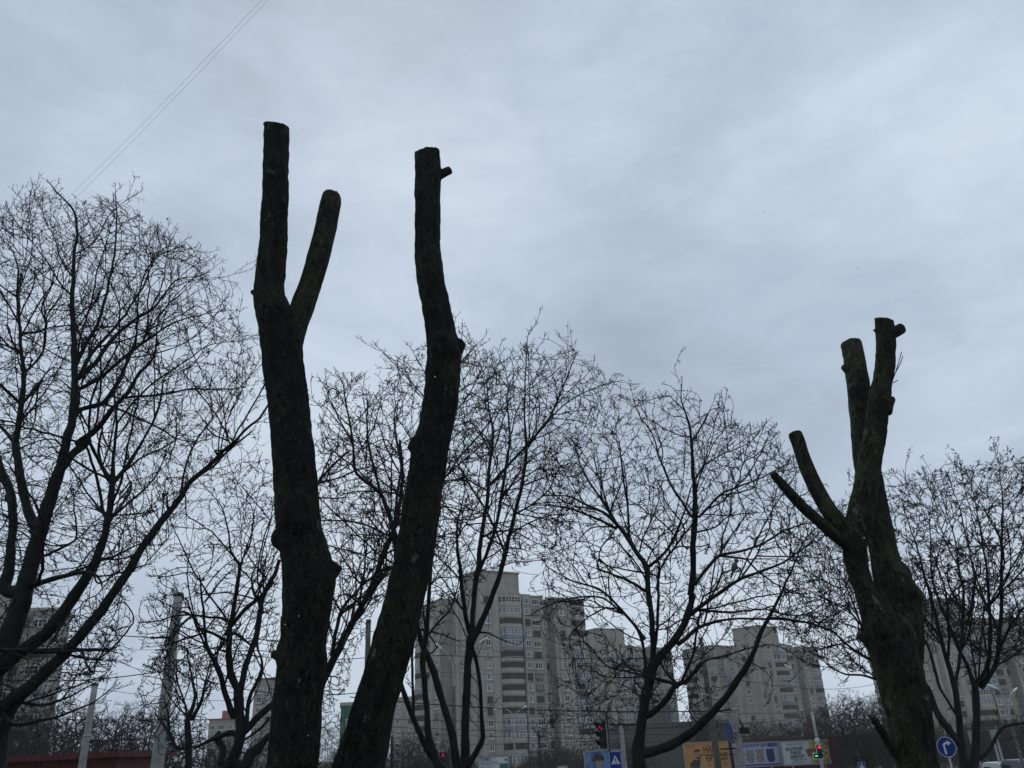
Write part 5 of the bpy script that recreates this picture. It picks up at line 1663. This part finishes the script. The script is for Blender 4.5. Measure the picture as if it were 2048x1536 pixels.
# ------------------------------------------------------------------ background trees, one model copied
def template_tree(seed, H, crown_w, name, mat, n_attr=650, tipr=.014, low=.22):
    rng = np.random.default_rng(seed)
    rows = [(0, 0, -.1, .16), (0, 0, .3, .13), (.1, 0, H * .15, .11), (0, .1, H * .3, .095), (.1, 0, H * .55, .06), (0, 0, H * .8, .03)]
    S = spline(rows, .25)
    P = list(S[:, :3]); PA = [-1] + list(range(len(S) - 1)); DR = [np.array([0, 0, 1.])] * len(S)
    th = [tube_np(S[:, :3], S[:, 3], 8)]
    RAD = list(S[:, 3])
    for k in range(7):
        i0 = int(len(S) * rng.uniform(.18, .6))
        a = rng.uniform(0, 6.28) if k > 1 else k * 3.1
        e = S[i0, :3] + np.array([math.cos(a) * crown_w * .33, math.sin(a) * crown_w * .33, H * rng.uniform(.25, .45)])
        m_ = S[i0, :3] * .5 + e * .5 + np.array([math.cos(a), math.sin(a), -.4]) * .35
        L = spline([(*S[i0, :3], .06), (*m_, .045), (*e, .02)], .25)
        th.append(tube_np(L[:, :3], L[:, 3], 6))
        pr = i0
        for q in L[1:]:
            P.append(q[:3]); PA.append(pr); DR.append((e - S[i0, :3]) / np.linalg.norm(e - S[i0, :3])); RAD.append(q[3]); pr = len(P) - 1
    nl = len(P)
    A = []
    while len(A) < n_attr:
        q = rng.uniform(-1, 1, 3)
        if q.dot(q) < 1: A.append((q[0] * crown_w / 2, q[1] * crown_w / 2, H * (low + 1) / 2 + q[2] * H * (1 - low) / 2))
    X, PA, DR = colonise(np.array(P), PA, np.array(DR), np.array(A), .22, .30, 60, rng)
    DR = DR[:len(X)]
    n = len(X)
    acc = np.zeros(n); rad = np.zeros(n)
    for i in range(n - 1, -1, -1):
        rad[i] = RAD[i] if i < nl else max(tipr, acc[i] ** (1 / 2.3))
        if PA[i] >= 0 and i >= nl: acc[PA[i]] += rad[i] ** 2.3
    g_ = np.arange(nl, n)
    rad[g_] = np.minimum(rad[g_], .06)
    parts = [sticks(X[PA[g_]], X[g_], rad[g_], rad[g_], 3)]
    fine = np.zeros(n, bool); fine[g_] = rad[g_] < .03
    parts += decorate(X, PA, DR, fine, rad, rng, tipr * .8, .9, (.15, .45), 3)
    V, Q = join_np(parts)
    root = empty('background_tree', (0, 0, 0), 'x', 'tree')
    V2, Q2 = join_np(th)
    link('trunk', np_mesh('trunk', V2, Q2), mat, root)
    link('crown', np_mesh('crown', V, Q), mat, root)
    root['h'] = H
    return root


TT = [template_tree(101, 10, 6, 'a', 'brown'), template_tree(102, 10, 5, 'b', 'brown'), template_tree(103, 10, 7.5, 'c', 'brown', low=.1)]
HT = 10.4
used = [False] * 3
rnd = random.Random(5)


def place_tree(px, py, Y, label, group, kind=0, wide=1.0):
    p = at(px, py, Y)
    o = TT[kind] if not used[kind] else copy_tree(TT[kind])
    used[kind] = True
    s = p.z / HT
    o.location = (p.x, Y, 0)
    o.rotation_euler = (0, 0, rnd.uniform(0, 6.28))
    w = s * wide if s < 1.6 else 1.3 * wide
    o.scale = (w, w, s)
    tag(o, label, 'tree', group)
    if 'h' in o: del o['h']
    return o


for i in range(15):
    x = 6 + i * 23 + rnd.uniform(-8, 8)
    place_tree(x, 1392 + rnd.uniform(-14, 30), rnd.uniform(48, 80), 'bare tree in the tangled row behind the red pavilion', 'trees behind the pavilion', i % 3, 1.1)
for i in range(7):
    place_tree(350 + i * 33 + rnd.uniform(-8, 8), 1440 + rnd.uniform(-10, 20), rnd.uniform(60, 90), 'low bare tree behind the crooked tree', 'low trees left of the stumps', i % 3, 1.2)
for i in range(4):
    place_tree(660 + i * 26 + rnd.uniform(-6, 6), 1415 + rnd.uniform(-14, 25), rnd.uniform(60, 90), 'bare sapling between the two centre stumps', 'saplings between the stumps', (i + 1) % 3, .8)
for i in range(4):
    place_tree(796 + i * 22, 1462 + rnd.uniform(-10, 10), 95, 'low bare tree in front of the distant beige block', 'low trees before the beige block', i % 3, 1.2)
for i in range(9):
    place_tree(1085 + i * 24 + rnd.uniform(-6, 6), 1474 + rnd.uniform(-10, 10), rnd.uniform(112, 125), 'low bare tree at the foot of the nearest tower', 'low trees at the foot of the towers', i % 3, 1.2)
for i in range(3):
    place_tree(1392 + i * 12, 1395 + i * 14, 112 + 4 * i, ['tallest brown bare tree left of the grey pole', 'middle brown bare tree left of the grey pole', 'shortest brown bare tree left of the grey pole'][i], 'brown trees beside the grey pole', i, .9)
for i in range(9):
    place_tree(1492 + i * 19 + rnd.uniform(-5, 5), 1440 - (i > 5) * 25 + rnd.uniform(-12, 12), rnd.uniform(112, 130), 'bare tree behind the billboards', 'trees behind the billboards', i % 3, 1.2)
for i in range(12):
    place_tree(1650 + i * 12 + rnd.uniform(-5, 5), 1375 + rnd.uniform(-10, 40), rnd.uniform(90, 120), 'tall bare tree in the wood left of the right stump', 'wood left of the right stump', i % 3, .9)
for i in range(20):
    place_tree(1850 + i * 12 + rnd.uniform(-5, 5), 1436 + rnd.uniform(-12, 25), rnd.uniform(122, 150), 'bare tree in the dark wood at the right edge', 'dark wood at the right edge', i % 3, 1.0)

# dense far thicket low behind everything: nobody could count it
rng = np.random.default_rng(77)
n = 60000
tx = rng.uniform(-120, 260, n); ty = rng.uniform(150, 190, n)
hz = 4.5 + 3.5 * np.clip((tx - 40) / 80, 0, 1) + 1.2 * np.sin(tx * .31) + .8 * np.sin(tx * .9 + 1)
tz = rng.random(n) ** .8 * hz
b0 = np.stack([tx, ty, tz * .9], 1)
dd = rng.normal(0, 1, (n, 3)); dd[:, 2] = np.abs(dd[:, 2]) * 1.6
b1 = b0 + dd * .8
V, Q = sticks(b0, b1, np.full(n, .05), np.full(n, .015), 3)
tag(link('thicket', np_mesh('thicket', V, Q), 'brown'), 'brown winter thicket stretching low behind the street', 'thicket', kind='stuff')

# ------------------------------------------------------------------ falling wet snow
mb = MB()
rnd2 = random.Random(3)
for i in range(55):
    Y = rnd2.uniform(1.6, 6.5)
    p = at(rnd2.uniform(0, 2048), rnd2.uniform(200, 1500), Y)
    r = rnd2.uniform(.0012, .0026)
    mb.ball(p, r, 6, 0, (1, rnd2.uniform(.7, 1), rnd2.uniform(.7, 1.2)))
tag(mb.build('snowflakes', 'snow'), 'sparse wet snowflakes falling in front of the stumps', 'snow', kind='stuff')

# ------------------------------------------------------------------ haze
zt = 75
hz = MB().box((-420, -120, -1), (420, 420, zt)).build('haze', None)
hm = bpy.data.materials.new('haze'); hm.use_nodes = True
nt = hm.node_tree
for nd in list(nt.nodes):
    if nd.type == 'BSDF_PRINCIPLED': nt.nodes.remove(nd)
pv_ = nt.nodes.new('ShaderNodeVolumePrincipled')
pv_.inputs['Color'].default_value = (1, .97, .93, 1)
pv_.inputs['Density'].default_value = 0.0003
pv_.inputs['Anisotropy'].default_value = .2
nt.links.new(pv_.outputs[0], nt.nodes['Material Output'].inputs['Volume'])
hz.data.materials.append(hm)
tag(hz, 'thin winter haze between the trees and the towers', 'haze', kind='stuff')

# ------------------------------------------------------------------ sky and light
SUN_EL, SUN_AZ = R(48), R(-12)       # behind the clouds, ahead of the camera: azimuth from +Y
w = bpy.data.worlds.new('World')
scene.world = w
w.use_nodes = True
nt = w.node_tree
L = nt.links
bg = nt.nodes['Background']
sky = nt.nodes.new('ShaderNodeTexSky')
sky.sky_type = 'NISHITA'
sky.sun_disc = False
sky.sun_elevation = SUN_EL
sky.sun_rotation = SUN_AZ
sky.dust_density = 3
tc = nt.nodes.new('ShaderNodeTexCoord')


def wn(scale, detail, st, loc=(0, 0, 0), dist=0.0, rough=.5):
    mp = nt.nodes.new('ShaderNodeMapping')
    mp.inputs['Scale'].default_value = st
    mp.inputs['Location'].default_value = loc
    mp.inputs['Rotation'].default_value = (0, 0, R(25))
    L.new(tc.outputs['Generated'], mp.inputs['Vector'])
    n = nt.nodes.new('ShaderNodeTexNoise')
    n.inputs['Scale'].default_value = scale
    n.inputs['Detail'].default_value = detail
    n.inputs['Roughness'].default_value = rough
    n.inputs['Distortion'].default_value = dist
    L.new(mp.outputs[0], n.inputs['Vector'])
    return n.outputs['Fac']


def math_(op, a, b=None, clamp=False):
    n = nt.nodes.new('ShaderNodeMath'); n.operation = op; n.use_clamp = clamp
    for i, v in enumerate((a, b)):
        if v is None: continue
        if isinstance(v, (int, float)): n.inputs[i].default_value = v
        else: L.new(v, n.inputs[i])
    return n.outputs[0]


def blob(px, py, width, amp):
    d = Vector(ray(px, py)).normalized()
    vm = nt.nodes.new('ShaderNodeVectorMath'); vm.operation = 'DISTANCE'
    L.new(tc.outputs['Generated'], vm.inputs[0]); vm.inputs[1].default_value = d
    mr = nt.nodes.new('ShaderNodeMapRange'); mr.interpolation_type = 'SMOOTHSTEP'
    mr.inputs['From Min'].default_value = width; mr.inputs['From Max'].default_value = 0
    mr.inputs['To Min'].default_value = 0; mr.inputs['To Max'].default_value = amp
    L.new(vm.outputs['Value'], mr.inputs['Value'])
    return mr.outputs[0]


f = math_('MULTIPLY', wn(2.2, 5, (1, 1, 1.4), (3.1, .7, .2), .6, .45), 1.0)
f = math_('ADD', f, math_('MULTIPLY', math_('SUBTRACT', wn(5.5, 7, (1, 1, 2.2), (1.1, 2.7, .9), .8, .55), .5), .42))
f = math_('ADD', f, math_('MULTIPLY', math_('SUBTRACT', wn(13, 6, (1, 1, 2.6), (4.1, .7, 1.9), .5, .65), .5), .30))
for b_ in ((720, 640, .36, .22), (900, 470, .24, .10), (1550, 220, .50, .24), (1024, 1600, .75, .26), (1850, 330, .40, .10), (1400, 760, .42, -.20), (1780, 720, .38, -.16), (250, 100, .5, -.16), (1400, 1250, .5, .22), (350, 1250, .5, .10), (1900, 1050, .35, .14), (750, 80, .40, -.12), (150, 900, .35, .06), (700, 950, .3, .12)):
    f = math_('ADD', f, blob(*b_))
rp = nt.nodes.new('ShaderNodeValToRGB')
rp.color_ramp.elements[0].position = .22
rp.color_ramp.elements[0].color = (.34, .405, .485, 1)
rp.color_ramp.elements[1].position = .92
rp.color_ramp.elements[1].color = (.63, .72, .83, 1)
e = rp.color_ramp.elements.new(.5); e.color = (.44, .53, .652, 1)
L.new(f, rp.inputs['Fac'])
sc_ = nt.nodes.new('ShaderNodeVectorMath'); sc_.operation = 'SCALE'; sc_.inputs['Scale'].default_value = 10.0
L.new(rp.outputs['Color'], sc_.inputs[0])
mx = nt.nodes.new('ShaderNodeMix'); mx.data_type = 'RGBA'
mx.inputs['Factor'].default_value = .975
L.new(sky.outputs[0], mx.inputs[6]); L.new(sc_.outputs[0], mx.inputs[7])
L.new(mx.outputs[2], bg.inputs['Color'])
bg.inputs['Strength'].default_value = .102

sd_ = bpy.data.lights.new('sun', 'SUN')
sd_.energy = .5
sd_.angle = R(25)
sd_.color = (1, .97, .93)
so = bpy.data.objects.new('sun', sd_)
COL.objects.link(so)
dirv = Vector((math.sin(SUN_AZ) * math.cos(SUN_EL), math.cos(SUN_AZ) * math.cos(SUN_EL), math.sin(SUN_EL)))
so.rotation_euler = dirv.to_track_quat('Z', 'Y').to_euler()
so.location = (0, 0, 60)

vs_ = scene.view_settings
vs_.view_transform = 'Standard'
vs_.look = 'None'
vs_.gamma = 1
vs_.exposure = 0
scene.cycles.volume_bounces = 2
scene.cycles.max_bounces = 6
